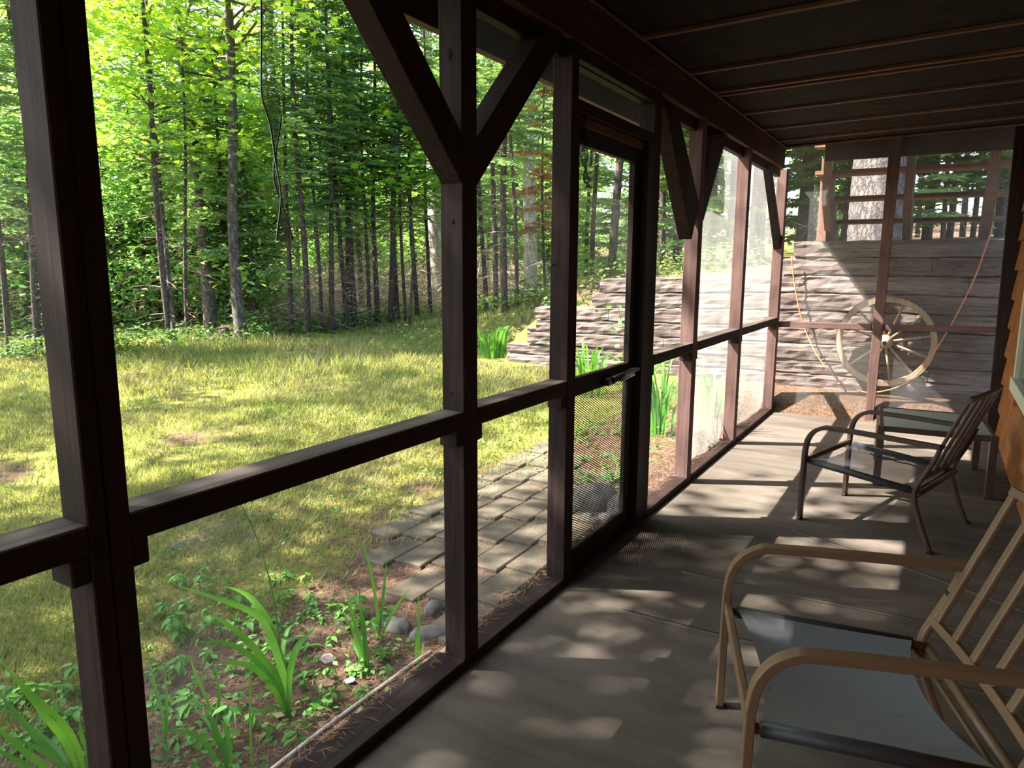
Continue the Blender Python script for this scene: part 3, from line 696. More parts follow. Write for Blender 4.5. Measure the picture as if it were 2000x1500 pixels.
def make_fir(H, rad, live0, spread, leafm, seed, dense=1.0, dead=True, bark='bark_fir', needle=.030):
    """slim conifer: trunk, whorled live branches above live0, dead twigs below"""
    global RNG
    RNG = np.random.default_rng(seed); random.seed(seed); t = empty('fir')
    lean = np.array([random.uniform(-.03, .03), random.uniform(-.03, .03)])
    def tr(z): return np.array([lean[0] * z + .04 * math.sin(z * .9 + seed), lean[1] * z + .04 * math.cos(z * .7 + seed), z])
    V, F = tube_np([tr(z) for z in np.linspace(-.15, H, 16)], rad, .012, 8, .08); link('trunk', mesh('trunk', V, F, M[bark], True), t)
    A, B, W = [], [], []; TQ, TE, TL = [], [], []
    z = live0
    while z < H - .1:
        q = (z - live0) / (H - live0); L = spread * (1 - q) ** .75 + .12
        if q < .12: L *= .75 + 2 * q
        for k in range(random.randint(4, 6)):
            a = random.uniform(0, 2 * math.pi); l = L * random.uniform(.6, 1.1); d = np.array([math.cos(a), math.sin(a), 0]); dr = random.uniform(.05, .35)
            p0 = tr(z + random.uniform(-.1, .1)); sd = np.array([-d[1], d[0], 0]); ns = max(4, int(l / .075 * dense)); prev = p0
            for i in range(1, ns + 1):
                s = i / ns; p = p0 + d * l * s + np.array([0, 0, -dr * l * s * s + .12 * l * s])
                A.append(prev); B.append(p + (p - prev) * .5); W.append(.03 if i < ns * .5 else .05)
                for sgn in (-1, 1):
                    tl = (.10 + .30 * l * (1 - s) * random.uniform(.6, 1.2) + .05)
                    tl = min(tl, .42); e = d * .55 + sd * sgn + np.array([0, 0, random.uniform(-.35, .12)]); e /= np.linalg.norm(e)
                    TQ.append(p); TE.append(e); TL.append(tl)
                prev = p
        z += random.uniform(.22, .36) * (1.25 if dense < .8 else 1)
    TQ, TE, TL = np.array(TQ), np.array(TE), np.array(TL)[:, None]; A, B, W = [np.array(A), TQ], [np.array(B), TQ + TE * TL * 1.05], [np.array(W), np.full(len(TQ), needle)]
    SD = np.cross(TE, [0, 0, 1.])
    for j in range(5):                                       # short needle sprays both sides of every twig
        f0 = TQ + TE * TL * j / 5
        for sg in (-1, 1):
            ee = TE + SD * sg * RNG.uniform(.5, .9, (len(TQ), 1)); ee[:, 2] += RNG.uniform(-.4, .3, len(TQ)); ee /= np.linalg.norm(ee, axis=1, keepdims=True)
            A.append(f0); B.append(f0 + ee * RNG.uniform(.06, .12, (len(TQ), 1))); W.append(np.full(len(TQ), needle))
    V, T = strips(np.concatenate(A), np.concatenate(B), np.concatenate(W)); o = link('foliage', np_mesh('foliage', V, T, M[leafm]), t); o['kind'] = 'stuff'
    if dead:
        A, B, W = [], [], []
        z = .35
        while z < live0 + .6:
            for k in range(random.randint(2, 4)):
                a = random.uniform(0, 2 * math.pi); l = random.uniform(.3, 1.15); d = np.array([math.cos(a), math.sin(a), random.uniform(-.35, .15)]); p0 = tr(z); p1 = p0 + d * l * .55 + np.array([0, 0, -.02]); p2 = p0 + d * l + np.array([0, 0, -.12 * l])
                A += [p0, p1]; B += [p1, p2]; W += [.016, .010]
                for j in range(random.randint(3, 7)):
                    s = random.uniform(.25, 1); f0 = p0 + (p2 - p0) * s; e = np.array([random.gauss(0, 1), random.gauss(0, 1), random.gauss(-.2, .6)]); e /= np.linalg.norm(e); A.append(f0); B.append(f0 + e * random.uniform(.1, .35)); W.append(.007)
            z += random.uniform(.12, .3)
        V, T = strips(A, B, W); o = link('dead_branches', np_mesh('dead_branches', V, T, M['twig']), t); o['kind'] = 'stuff'
    return t

def make_leafy(name, H, rad, c0, c1, spread, ncl, per, lsize, leafm, seed, trunk=True, kind='kite', bark='bark_maple', flat=.35):
    """broad-leaved tree: trunk, branches to leaf sprays inside the crown between heights c0 and c1"""
    global RNG
    RNG = np.random.default_rng(seed); random.seed(seed); t = empty(name)
    lx, ly = random.uniform(-.05, .05), random.uniform(-.05, .05)
    def tr(z): return np.array([lx * z + .08 * math.sin(z * .6 + seed) * min(1, z), ly * z + .08 * math.cos(z * .5 + seed) * min(1, z), z])
    if trunk:
        V, F = tube_np([tr(z) for z in np.linspace(-.15, H, 18)], rad, .02, 8, .06); link('trunk', mesh('trunk', V, F, M[bark], True), t)
    br = []; C, U, S = [], [], []
    for k in range(ncl):
        q = random.random(); z = c0 + (c1 - c0) * q; R = spread * math.sqrt(max(.05, 1 - (2 * q - .85) ** 2 * .8)) * random.uniform(.35, 1.0) ** .6
        a = random.uniform(0, 2 * math.pi); c = tr(min(z, H)) + np.array([math.cos(a) * R, math.sin(a) * R, random.uniform(-.2, .2)])
        st = tr(min(H * .97, max(c0 * .5, z - R * random.uniform(.35, .8))))
        mid = (st + c) / 2 + np.array([0, 0, .08 * R]); br.append(tube_np([st, mid, c], .010 + .008 * R, .004, 4))
        w = random.uniform(.35, .75) * (.6 + .4 * spread / 2); dirc = np.array([math.cos(a), math.sin(a), 0])
        m = int(per * random.uniform(.6, 1.3)); g = RNG.normal(size=(m, 3)) * np.array([w, w, w * flat]) * .6
        pts = c + g - dirc * .1
        C.append(pts); u = RNG.normal(size=(m, 3)) * .45 + np.array([0, 0, 1.0]); U.append(u); S.append(RNG.uniform(.7, 1.25, m) * lsize)
    V, F = join(br); o = link('branches', mesh('branches', V, F, M['branch']), t); o['kind'] = 'stuff'
    V, T = leaf_cloud(np.concatenate(C), np.concatenate(U), np.concatenate(S), kind)
    o = link('foliage', np_mesh('foliage', V, T, M[leafm]), t); o['kind'] = 'stuff'
    return t

FIRS = [make_fir(10.5, .065, 3.3, 1.15, 'leaf_fir', 11, .45), make_fir(12.5, .085, 3.9, 1.3, 'leaf_fir', 12, .45), make_fir(9.0, .05, 2.8, .95, 'leaf_fir', 13, .45), make_fir(11.5, .075, 2.6, 1.2, 'leaf_fir', 14, .45)]
YOUNG = [make_fir(4.2, .04, .45, .95, 'leaf_fir', 21, 1, False), make_fir(5.6, .05, .9, 1.2, 'leaf_fir', 22, 1, False)]
LEAFY = [make_leafy('broadleaf_tree', 11, .09, 3.0, 11.0, 2.0, 56, 44, .13, 'leaf_maple', 31),
         make_leafy('broadleaf_tree', 9, .07, 1.6, 9.2, 1.7, 60, 44, .12, 'leaf_under', 32),
         make_leafy('broadleaf_tree', 13, .11, 4.5, 13.2, 2.5, 62, 46, .14, 'leaf_maple', 33)]
SHRUB = [make_leafy('leafy_sapling', 2.4, .02, .25, 2.6, .75, 42, 55, .095, 'leaf_under', 41), make_leafy('leafy_sapling', 3.4, .025, .4, 3.6, .85, 52, 60, .10, 'leaf_under', 42)]
USED = set()
def put(proto, x, y, s=1.0, rz=None, name=None, label=None, cat='tree', group=None, tilt=(0, 0)):
    if proto.as_pointer() in USED: o = copy_tree(proto)
    else: o = proto; USED.add(proto.as_pointer())
    o.location = (x, y, hz(x, y) - .03); o.scale = (s,) * 3
    o.rotation_euler = (tilt[0], tilt[1], random.uniform(0, 6.28) if rz is None else rz)
    if name: o.name = name
    tag(o, label, cat, group); return o
def at(u, depth):
    D = ray(u, 520); D = D / (D @ FW); p = CAM + D * depth; return p[0], p[1]
def has_free(x, y):                                           # keep lawn, porch and house clear
    if x > -.6 and y < 8.2: return False
    if x > -9.0 and y < 7.9 and y > -1.5: return False
    if x > 1.0 and y < 10: return False
    return True

# --- the two big leaning maples at the lawn edge
def px_trunk(name, pts, depth, widths, mat, label, wob=.05, extra=0.0, seed=1, n=10):
    """trunk traced as a path at the depth of its foot"""
    random.seed(seed); base = on_ground(*pts[0]) if depth is None else pxd(*pts[0], depth)
    dep = float((base - CAM) @ FW); P = [pxd(u, v, dep) for u, v in pts]
    d = P[-1] - P[-2]; P.append(P[-1] + d / np.linalg.norm(d) * extra) if extra else None
    P[0] = P[0] - np.array([0, 0, .15]); ws = list(widths) + ([widths[-1] * .7] if extra else [])
    k = len(P); path = curve_pts(P, 40)
    def prof(s):
        x = s * (k - 1); i = min(int(x), k - 2); wpx_ = ws[i] + (ws[i + 1] - ws[i]) * (x - i); r = wpx_ / FPX * dep / 2
        return [(a * (1 + random.uniform(-wob, wob)), b * (1 + random.uniform(-wob, wob))) for a, b in circ(r, n)]
    root = empty(name, tuple(P[0])); V, F = sweep([p - P[0] for p in path], prof)
    link('trunk', mesh('trunk', V, F, mat, True), root); tag(root, label, 'tree'); return root, [p - P[0] for p in path], dep
def add_sprays(root, path, lo, hi, ncl, per, reach, lsize, leafm, seed, drop=.3, kind='maple', toward=None, group=None):
    global RNG
    RNG = np.random.default_rng(seed); random.seed(seed); br = []; C, U, S = [], [], []
    for k in range(ncl):
        i = int(len(path) * random.uniform(lo, hi)); st = path[min(i, len(path) - 1)]; a = random.uniform(0, 6.28); R = reach * random.uniform(.35, 1)
        c = st + np.array([math.cos(a) * R, math.sin(a) * R, random.uniform(-.4, .9) * R * .6 - drop * R * .3])
        mid = (st + c) / 2 + np.array([0, 0, .12 * R]); br.append(tube_np([st, mid, c], .014 + .008 * R, .004, 4))
        w = random.uniform(.4, .9); m = int(per * random.uniform(.6, 1.3)); g = RNG.normal(size=(m, 3)) * np.array([w, w, w * .28]) * .65
        C.append(c + g); U.append(RNG.normal(size=(m, 3)) * .4 + np.array([0, 0, 1.])); S.append(RNG.uniform(.7, 1.25, m) * lsize)
    V, F = join(br); o = link('branches', mesh('branches', V, F, M['branch']), root); o['kind'] = 'stuff'
    V, T = leaf_cloud(np.concatenate(C), np.concatenate(U), np.concatenate(S), kind)
    o = link('foliage', np_mesh('foliage', V, T, M[leafm]), root); o['kind'] = 'stuff'
m1, p1, d1 = px_trunk('maple_tree', [(414, 655), (408, 590), (398, 480), (384, 350), (372, 250), (358, 120), (344, 20)], None, [30, 26, 23, 22, 20, 18, 17], M['bark_maple'], 'thick left-leaning maple trunk at the lawn edge beside a rotten stump', .06, 4.0, 5)
add_sprays(m1, p1, .70, 1.0, 34, 95, 2.6, .13, 'leaf_maple', 51)
m2, p2, d2 = px_trunk('maple_tree', [(474, 668), (466, 610), (458, 520), (454, 400), (455, 300), (453, 200), (450, 90), (446, 0)], None, [29, 24, 21, 20, 19, 19, 18, 17], M['bark_maple'], 'lichen-flecked maple trunk standing just right of the leaning one', .08, 4.0, 6)
add_sprays(m2, p2, .66, 1.0, 34, 95, 2.6, .13, 'leaf_maple', 52)
m3, p3, d3 = px_trunk('maple_sapling', [(342, 672), (335, 600), (325, 500), (313, 380), (302, 250), (296, 160)], None, [11, 10, 9, 9, 8, 7], M['bark_maple'], 'slim mossy maple pole left of the two thick trunks', .06, 3.0, 7, 7)
add_sprays(m3, p3, .55, 1.0, 26, 90, 1.6, .12, 'leaf_maple', 53)
# --- birches
b1, q1, e1 = px_trunk('birch_tree', [(1036, 592), (1036, 480), (1034, 380), (1033, 300), (1034, 200), (1038, 120)], 17.0, [30, 27, 25, 24, 22, 20], M['bark_birch'], 'pale birch trunk seen between the post and the screen door', .05, 4.0, 8)
add_sprays(b1, q1, .60, 1.0, 24, 70, 2.0, .10, 'leaf_under', 54, kind='kite')
b2, q2, e2 = px_trunk('birch_tree', [(858, 604), (852, 480), (846, 350), (838, 220), (828, 80), (822, 10)], 18.5, [32, 30, 28, 27, 25, 24], M['bark_birch'], 'broad pale birch rising behind the crossed porch braces', .05, 4.0, 9)
add_sprays(b2, q2, .55, 1.0, 26, 70, 2.2, .11, 'leaf_maple', 55, kind='kite')
# leafy maple bough reaching in behind the big brace
bough = empty('maple_sapling', tuple(on_ground(800, 632))); tag(bough, 'young maple with bright yellow-green leaves behind the big brace', 'tree')
bd = float((np.array(bough.location) - CAM) @ FW); PB = [pxd(u, v, bd - .2) - np.array(bough.location) for u, v in [(800, 632), (806, 520), (800, 400), (780, 300), (770, 220)]]
V, F = sweep(curve_pts(PB, 20), lambda s: circ(.03 - .02 * s, 6)); link('trunk', mesh('trunk', V, F, M['bark_maple'], True), bough)
add_sprays(bough, curve_pts(PB, 30), .45, 1.0, 26, 60, 1.15, .14, 'leaf_maple', 56)

# --- the row of slim firs along the lawn edge, each read off its foot
FEET = [(566, 655, 9), (600, 657, 8), (628, 650, 7), (652, 650, 9), (675, 642, 7), (690, 637, 8), (718, 634, 8), (736, 630, 9), (763, 629, 12), (776, 622, 8), (790, 626, 7), (814, 616, 8), (838, 612, 7),
        (330, 668, 6), (368, 662, 6), (948, 612, 7), (966, 606, 8), (988, 604, 7), (1008, 600, 8), (80, 690, 14), (20, 694, 9), (110, 688, 7)]
GF = 'slim firs along the lawn edge'
for i, (u, v, wd) in enumerate(FEET):
    p = on_ground(u, v + 2); random.seed(100 + i)
    dep = float((p - CAM) @ FW); pr = FIRS[i % 4]; s = np.clip(wd / FPX * dep / (2 * [.065, .085, .05, .075][i % 4]), .7, 1.35)
    ordw = ('first', 'second', 'third', 'fourth', 'fifth', 'sixth', 'seventh', 'eighth', 'ninth', 'tenth', 'eleventh', 'twelfth', 'thirteenth')
    lab = (ordw[i] + ' slim fir stem counting right from the lichen-flecked maple') if i < 13 else ('thin dark fir stem just left of the leaning maple', 'thin fir stem close behind the leaning maple', 'first slim fir stem right of the middle post', 'second slim fir stem right of the middle post', 'third slim fir stem right of the middle post', 'slim fir stem close left of the pale birch', 'thick fir stem just left of the nearest post', 'fir stem at the far left edge of the view', 'thin fir stem hidden mostly by the nearest post')[i - 13]
    put(pr, p[0], p[1], float(s), None, 'fir_tree', lab, 'tree', GF, (random.uniform(-.03, .03), random.uniform(-.03, .03)))
# --- deeper woods
random.seed(77)
cnt = 0
for ring, (d0, d1_, n, kinds) in enumerate(((14, 18, 9, 'ffyls'), (17, 24, 24, 'ffyls'), (24, 34, 28, 'fylls'), (33, 50, 26, 'fslls'))):
    for k in range(n):
        u = -260 + 2560 * (k + random.random()) / n; dep = random.uniform(d0, d1_); x, y = at(u, dep)
        if not has_free(x, y): continue
        kd = random.choice(kinds)
        if u < 480 and kd == 'f' and random.random() < .6: kd = 'l'
        if 560 < u < 1250 and kd == 'l' and dep < 30: kd = 'f'
        if 560 < u < 1000 and dep < 17.5 and kd in 'ys': kd = 'f'
        s = random.uniform(.85, 1.3) * (1.0 if dep < 30 else 1.25)
        if kd == 'f': put(random.choice(FIRS), x, y, s, None, 'fir_tree', 'slim dark fir standing deeper in the woods', 'tree', 'firs deeper in the woods')
        elif kd == 'y': put(random.choice(YOUNG), x, y, s, None, 'young_fir', 'bushy young fir in the shade of the woods', 'tree', 'young firs in the woods')
        elif kd == 'l': put(random.choice(LEAFY), x, y, s, None, 'broadleaf_tree', 'tall leafy broadleaf tree in the bright woods', 'tree', 'broadleaf trees in the woods')
        else: put(random.choice(SHRUB), x, y, s, None, 'leafy_sapling', 'leafy sapling in the understory of the woods', 'sapling', 'understory saplings')
# --- understory behind the maples and left of them
random.seed(78)
for k in range(46):
    u = random.uniform(-60, 560); dep = random.uniform(12.8, 17); x, y = at(u, dep)
    if x > -9.3: continue
    if random.random() < .78: put(random.choice(SHRUB), x, y, random.uniform(.7, 1.35), None, 'leafy_sapling', 'leafy sapling in the understory of the woods', 'sapling', 'understory saplings')
    else: put(random.choice(YOUNG), x, y, random.uniform(.7, 1.1), None, 'young_fir', 'bushy young fir in the shade of the woods', 'tree', 'young firs in the woods')
for k in range(60):
    u = random.uniform(470, 1340); dep = random.uniform(20, 42); x, y = at(u, dep)
    if not has_free(x, y): continue
    pr = random.choice(SHRUB + SHRUB + [YOUNG[1]] + [LEAFY[1]]); s = random.uniform(.9, 1.7)
    if pr in SHRUB: put(pr, x, y, s, None, 'leafy_sapling', 'leafy sapling in the understory of the woods', 'sapling', 'understory saplings')
    elif pr is YOUNG[1]: put(pr, x, y, s, None, 'young_fir', 'bushy young fir in the shade of the woods', 'tree', 'young firs in the woods')
    else: put(pr, x, y, s * .8, None, 'broadleaf_tree', 'tall leafy broadleaf tree in the bright woods', 'tree', 'broadleaf trees in the woods')
# --- above the timber wall, behind the stair and the far screens
random.seed(79)
PINE = make_fir(13, .13, 2.2, 2.0, 'leaf_pine', 61, .8, True, 'bark_pine', .045)
for (u, dep, s, k) in ((1480, 11.5, 1, 0), (1560, 12.5, .95, 0), (1425, 13.5, 1.05, 0)):
    x, y = at(u, dep); put(PINE, x, y, s, None, 'pine_tree', 'soft green pine beyond the timber wall', 'tree', 'pines beyond the wall')
for (u, dep, pr) in ((1800, 12.5, FIRS[1]), (1845, 14, FIRS[0]), (1890, 13, FIRS[2]), (1940, 12, FIRS[3]), (1700, 16, FIRS[0]), (1870, 17, FIRS[3]), (1650, 14, FIRS[2]), (1760, 15, FIRS[1]), (1330, 12, FIRS[2]), (1390, 14, FIRS[1]), (1250, 13, FIRS[0]), (1200, 12, FIRS[3]), (1160, 14, FIRS[2]), (1110, 13.5, FIRS[0]), (1290, 15, FIRS[3])):
    x, y = at(u, dep); put(pr, x, y, 1.0, None, 'fir_tree', 'slim dark fir on the bank above the timber wall', 'tree', 'firs on the bank')
for (u, dep, pr) in ((1640, 12, YOUNG[1]), (1830, 11.2, YOUNG[0]), (1910, 11.5, YOUNG[1]), (1580, 13, YOUNG[0]), (1360, 11, YOUNG[0]), (1980, 11, YOUNG[1]), (1740, 13, YOUNG[0])):
    x, y = at(u, dep); put(pr, x, y, 1.0, None, 'young_fir', 'bushy young fir on the bank above the timber wall', 'tree', 'young firs on the bank')
bp, qp, ep = px_trunk('old_pine', [(1713, 478), (1714, 420), (1718, 360), (1722, 300), (1725, 220)], 9.2, [108, 104, 101, 99, 97], M['bark_pine'], 'massive plated pine trunk seen through the stair treads', .02, 6.0, 10, 20)
add_sprays(bp, qp, .93, 1.0, 16, 60, 2.5, .12, 'leaf_pine', 57, kind='kite')
# --- canopy trees left of the frame, between the sun and the yard: they throw the dappled shade
CAN = [make_leafy('shade_tree', 12, .14, 5.6, 12.5, 2.9, 62, 50, .16, 'leaf_maple', 71, bark='bark_maple'), make_leafy('shade_tree', 13, .15, 6.2, 13.5, 3.2, 70, 50, .16, 'leaf_maple', 72)]
for i, (x, y, s, k) in enumerate(((-6.6, -2.0, .95, 0), (-5.6, -1.2, .9, 1), (-7.4, -2.0, 1.0, 1), (-5.0, -2.6, .9, 0), (-12.2, .2, 1.0, 1), (-11.0, -3.6, 1.0, 0), (-8.6, -5.6, 1.0, 1))):
    put(CAN[k], x, y, s, i * 1.3, 'shade_tree', 'tall shade tree at the near side of the yard', 'tree', 'shade trees of the yard')

# ================================================================== lawn grass, needles and low growth (nobody could count them)
def mask(x, y):
    v = .5 + .25 * np.sin(1.1 * x + .7 * y + 1) + .2 * np.sin(2.3 * x - 1.7 * y) + .15 * np.sin(4.1 * y + 3.3 * x + 2) + .12 * np.sin(7 * x - 5 * y)
    return v
RNG = np.random.default_rng(5); n = 420000
dd = 1.2 * (16 / 1.2) ** RNG.random(n); uu = RNG.uniform(-120, 1420, n)
Dx = FW[0] + RT[0] * (uu - 1000) / FPX; Dy = FW[1] + RT[1] * (uu - 1000) / FPX
gx = CAM[0] + Dx * dd; gy = CAM[1] + Dy * dd
keep = (gx < -.95) & (gy > -1) & (gy < 16) & ~((gy > 7.5) & (gx > -3.8)) & (gx > -12.5 + .35 * np.clip(6 - gy, 0, 9))
keep &= (RNG.random(n) < np.clip(mask(gx, gy) * 1.25, .12, 1)) & (RNG.random(n) < np.clip((-gx - .9) / 1.6, .05, 1))
gx, gy, dd = gx[keep], gy[keep], dd[keep]; n = len(gx); gz = hfun(gx, gy)
long_ = np.exp(-((gx + 6.5) ** 2 / 5 + (gy - 6.6) ** 2 / 1.6)) + .5 * np.exp(-((gx + 8.3) ** 2 / 4 + (gy - 7.6) ** 2 / .8))
hgt = RNG.uniform(.025, .075, n) * (1 + 2.6 * long_ * RNG.random(n)) * np.clip(.55 + dd / 14, .5, 1.2); wd = (.0022 + .0006 * dd) * RNG.uniform(.7, 1.3, n)
an = RNG.uniform(0, 6.28, n); ln = RNG.uniform(.1, .9, n) * hgt
P0 = np.stack([gx, gy, gz - .004], 1); P1 = P0 + np.stack([np.cos(an) * ln, np.sin(an) * ln, hgt], 1)
sx = np.stack([-np.sin(an + .8), np.cos(an + .8), 0 * an], 1) * wd[:, None]
V = np.stack([P0 - sx, P0 + sx, P1], 1).reshape(-1, 3); T = np.arange(3 * n).reshape(-1, 3)
gobj = link('lawn_grass', np_mesh('lawn_grass', V, T, M['grass'])); tag(gobj, 'patchy short grass growing over the mossy lawn', 'grass', kind='stuff')
# fallen pine needles on the bed beside the sill and below the timber wall
n = 26000
nx = np.concatenate([-.13 - RNG.gamma(1.4, .55, n), RNG.uniform(-.1, 1.85, 3500), RNG.uniform(-.16, -.08, 1500)])
nyy = np.concatenate([RNG.uniform(.2, 7.6, n), RNG.uniform(7.37, 7.74, 3500), RNG.uniform(.8, 7.2, 1500)])
nz = np.concatenate([hfun(nx[:n], nyy[:n]), .004 + .05 * np.clip((nyy[n:n + 3500] - 7.4) / .35, 0, 1), np.full(1500, .038)])
nz = np.where((nx > -.14) & (nyy < 7.36), np.maximum(nz, .0), nz)
k = len(nx); an = RNG.uniform(0, 6.28, k); ln = RNG.uniform(.03, .075, k)
P0 = np.stack([nx, nyy, nz + RNG.uniform(.001, .012, k)], 1); P1 = P0 + np.stack([np.cos(an) * ln, np.sin(an) * ln, RNG.uniform(-.004, .010, k)], 1)
V, T = strips(P0, P1, np.full(k, .0024), np.tile([0, 0, 1.], (k, 1)))
no = link('fallen_needles', np_mesh('fallen_needles', V, T, M['needle'])); tag(no, 'rusty fallen pine needles on the bed beside the porch', 'pine needles', kind='stuff')
# soil bank under the needles at the end wall
Vb = []; Fb = []
for i in range(25):
    x = -.12 + 1.98 * i / 24
    for j, (yy, zz) in enumerate(((7.37, -.02), (7.38, .006), (7.5, .028), (7.62, .05), (7.76, .07))): Vb.append((x, yy + .012 * math.sin(9 * x + j), zz + (.012 * math.sin(7 * x + 2 * j) if j > 1 else 0)))
for i in range(24):
    for j in range(4): p = i * 5 + j; Fb.append((p, p + 5, p + 6, p + 1))
sbk = link('needle_bank', mesh('needle_bank', Vb, Fb, M['ground'], True)); tag(sbk, 'low bank of soil and needles at the foot of the timber wall', 'soil', kind='stuff')
# tan brush thicket between the fir stems
RNG = np.random.default_rng(9); random.seed(9); A, B, W = [], [], []
for k in range(7500):
    u = random.uniform(500, 1060); x, y = at(u, random.uniform(13.0, 19.5) + (1.6 if u > 700 else 0) + (2 if u > 900 else 0)); z = hz(x, y) + abs(random.gauss(0, .45)); e = np.array([random.gauss(0, 1), random.gauss(0, 1), random.gauss(.1, .5)]); e /= np.linalg.norm(e)
    p = np.array([x, y, z + .03]); A.append(p); B.append(p + e * random.uniform(.2, .9)); W.append(random.uniform(.006, .016))
V, T = strips(A, B, W); o = link('brush_thicket', np_mesh('brush_thicket', V, T, plain('pale_dry_brush', (.55, .43, .34), .9, 0, .3, 3, 0))); tag(o, 'tangle of pale dry twigs between the fir stems', 'brush', kind='stuff')
# low green undergrowth along the wood's edge and above the wall
C, U, S = [], [], []
for k in range(450):
    if k < 330:
        u = random.uniform(-80, 1050); v = np.interp(u, [-80, 0, 250, 480, 560, 700, 860, 1050], [712, 702, 690, 668, 656, 640, 612, 600]) + random.gauss(-4, 5); p = on_ground(u, v)
    else:
        p = np.array([random.uniform(-5.5, -.6), random.uniform(8.0, 10.5), 0]); p[2] = hz(p[0], p[1])
    m = random.randint(10, 34); h = random.uniform(.04, .22); g = RNG.normal(size=(m, 3)) * np.array([.16, .16, .09]); C.append(np.array(p) + g + np.array([0, 0, h])); U.append(RNG.normal(size=(m, 3)) * .4 + np.array([0, 0, 1])); S.append(RNG.uniform(.035, .085, m))
V, T = leaf_cloud(np.concatenate(C), np.concatenate(U), np.concatenate(S)); o = link('undergrowth', np_mesh('undergrowth', V, T, M['undergrowth'])); tag(o, 'low leafy undergrowth along the edge of the woods', 'undergrowth', kind='stuff')

# ground cover of tiny leaves in the bed
C, U, S = [], [], []
for k in range(520):
    x = -.30 - abs(random.gauss(0, .75)); y = random.uniform(.3, 7.3)
    if -1.2 < x and 2.1 < y < 4.0: continue
    m = random.randint(4, 12); h = random.uniform(.01, .06); g = RNG.normal(size=(m, 3)) * np.array([.05, .05, .015]); C.append(np.array([x, y, hz(x, y) + h]) + g); U.append(RNG.normal(size=(m, 3)) * .4 + np.array([0, 0, 1])); S.append(RNG.uniform(.018, .036, m))
V, T = leaf_cloud(np.concatenate(C), np.concatenate(U), np.concatenate(S)); o = link('ground_cover', np_mesh('ground_cover', V, T, M['leaf_seed'])); tag(o, 'small creeping green leaves scattered over the bed', 'ground cover', kind='stuff')
# ================================================================== plants beside the porch
def blade(path, w, mat, parent, name='leaf', fold=.25, up=(0, 0, 1)):
    P = [np.array(p, float) for p in path]; V, F = [], []; n = len(P)
    for i, p in enumerate(P):
        t = P[min(i + 1, n - 1)] - P[max(i - 1, 0)]; t /= np.linalg.norm(t) + 1e-9
        vd = p - CAM; s = np.cross(t, vd); s = s / (np.linalg.norm(s) + 1e-9); nrm = np.cross(s, t)
        q = i / (n - 1); ww = w * (.55 + .45 * min(1, q * 4)) * (1 - max(0, (q - .55) / .45) ** 1.7) + .0006
        s2 = s * math.cos(.5) + nrm * math.sin(.5)
        V += [p - s2 * ww / 2, p + nrm * ww * fold * .5, p + s2 * ww / 2]
    for i in range(n - 1):
        for k in (0, 1): a = i * 3 + k; F.append((a, a + 1, a + 4, a + 3))
    base = np.array(parent.location); return link(name, mesh(name, [v - base for v in V], F, mat, True), parent)
def px_plant(name, foot, leaves, label, cat='plant', mat='leaf_lily', zplane=None):
    b = on_ground(*foot); root = empty(name, tuple(b)); tag(root, label, cat); dep = float((b - CAM) @ FW)
    for pts, w, dd_ in leaves:
        path = curve_pts([pxd(u, v, dep + dd_ * i / (len(pts) - 1)) for i, (u, v) in enumerate(pts)], 14)
        blade(path, w / FPX * dep, M[mat], root)
    return root
def cr(pts, ox=250, oy=1100, s=.325): return [(ox + x * s, oy + y * s) for x, y in pts]
L = [(cr([(968, 930), (955, 760), (900, 560), (830, 380), (740, 290), (500, 200), (265, 125)]), 15, .10),
     (cr([(965, 920), (940, 700), (870, 420), (790, 270), (700, 180), (590, 140)]), 15, .14),
     (cr([(962, 925), (900, 700), (800, 560), (720, 470), (600, 370), (480, 300)]), 15, -.06),
     (cr([(958, 928), (890, 740), (800, 620), (700, 530), (560, 475), (370, 480)]), 12, -.12),
     (cr([(960, 928), (900, 800), (840, 710), (740, 620), (620, 596), (520, 605)]), 12, -.18),
     (cr([(970, 925), (968, 700), (990, 580), (1020, 500), (1070, 440), (1135, 380)]), 14, .04),
     (cr([(966, 925), (945, 720), (905, 580), (870, 500), (810, 430)]), 16, .16),
     (cr([(968, 925), (950, 700), (930, 520), (960, 400), (1010, 360)]), 10, .2),
     (cr([(960, 915), (880, 860), (830, 880), (790, 930)]), 5, -.05)]
d1p = px_plant('daylily', (565, 1402), L, 'arching green daylily clump between the two nearest posts')
st = curve_pts([pxd(u, v, float((np.array(d1p.location) - CAM) @ FW) + .05) - np.array(d1p.location) for u, v in [(556, 1350), (545, 1250), (530, 1150), (505, 1060), (466, 975)]], 16)
V, F = sweep(st, lambda s: circ(.0032 - .0014 * s, 5)); link('flower_stalk', mesh('flower_stalk', V, F, M['leaf_lily'], True), d1p)
px_plant('grass_tuft', (716, 1322), [(cr([(1435, 690), (1420, 560), (1375, 400), (1330, 240), (1310, 110)]), 8, .05), (cr([(1437, 690), (1425, 500), (1400, 300), (1390, 120)]), 8, 0), (cr([(1432, 690), (1400, 560), (1350, 400), (1290, 300)]), 7, .08), (cr([(1438, 690), (1432, 520), (1420, 380), (1405, 250)]), 7, -.04), (cr([(1430, 690), (1390, 560), (1360, 500), (1330, 420)]), 6, .1), (cr([(1440, 680), (1440, 560), (1430, 420)]), 7, .04)], 'upright grass tuft with bare roots right of the daylily', 'grass')
px_plant('grass_tuft', (815, 1318), [(cr([(1742, 660), (1745, 500), (1748, 330), (1745, 190)]), 6, .04), (cr([(1740, 660), (1730, 540), (1735, 420)]), 6, 0), (cr([(1745, 660), (1765, 560), (1775, 470)]), 5, .06)], 'small grass tuft close to the middle post', 'grass')
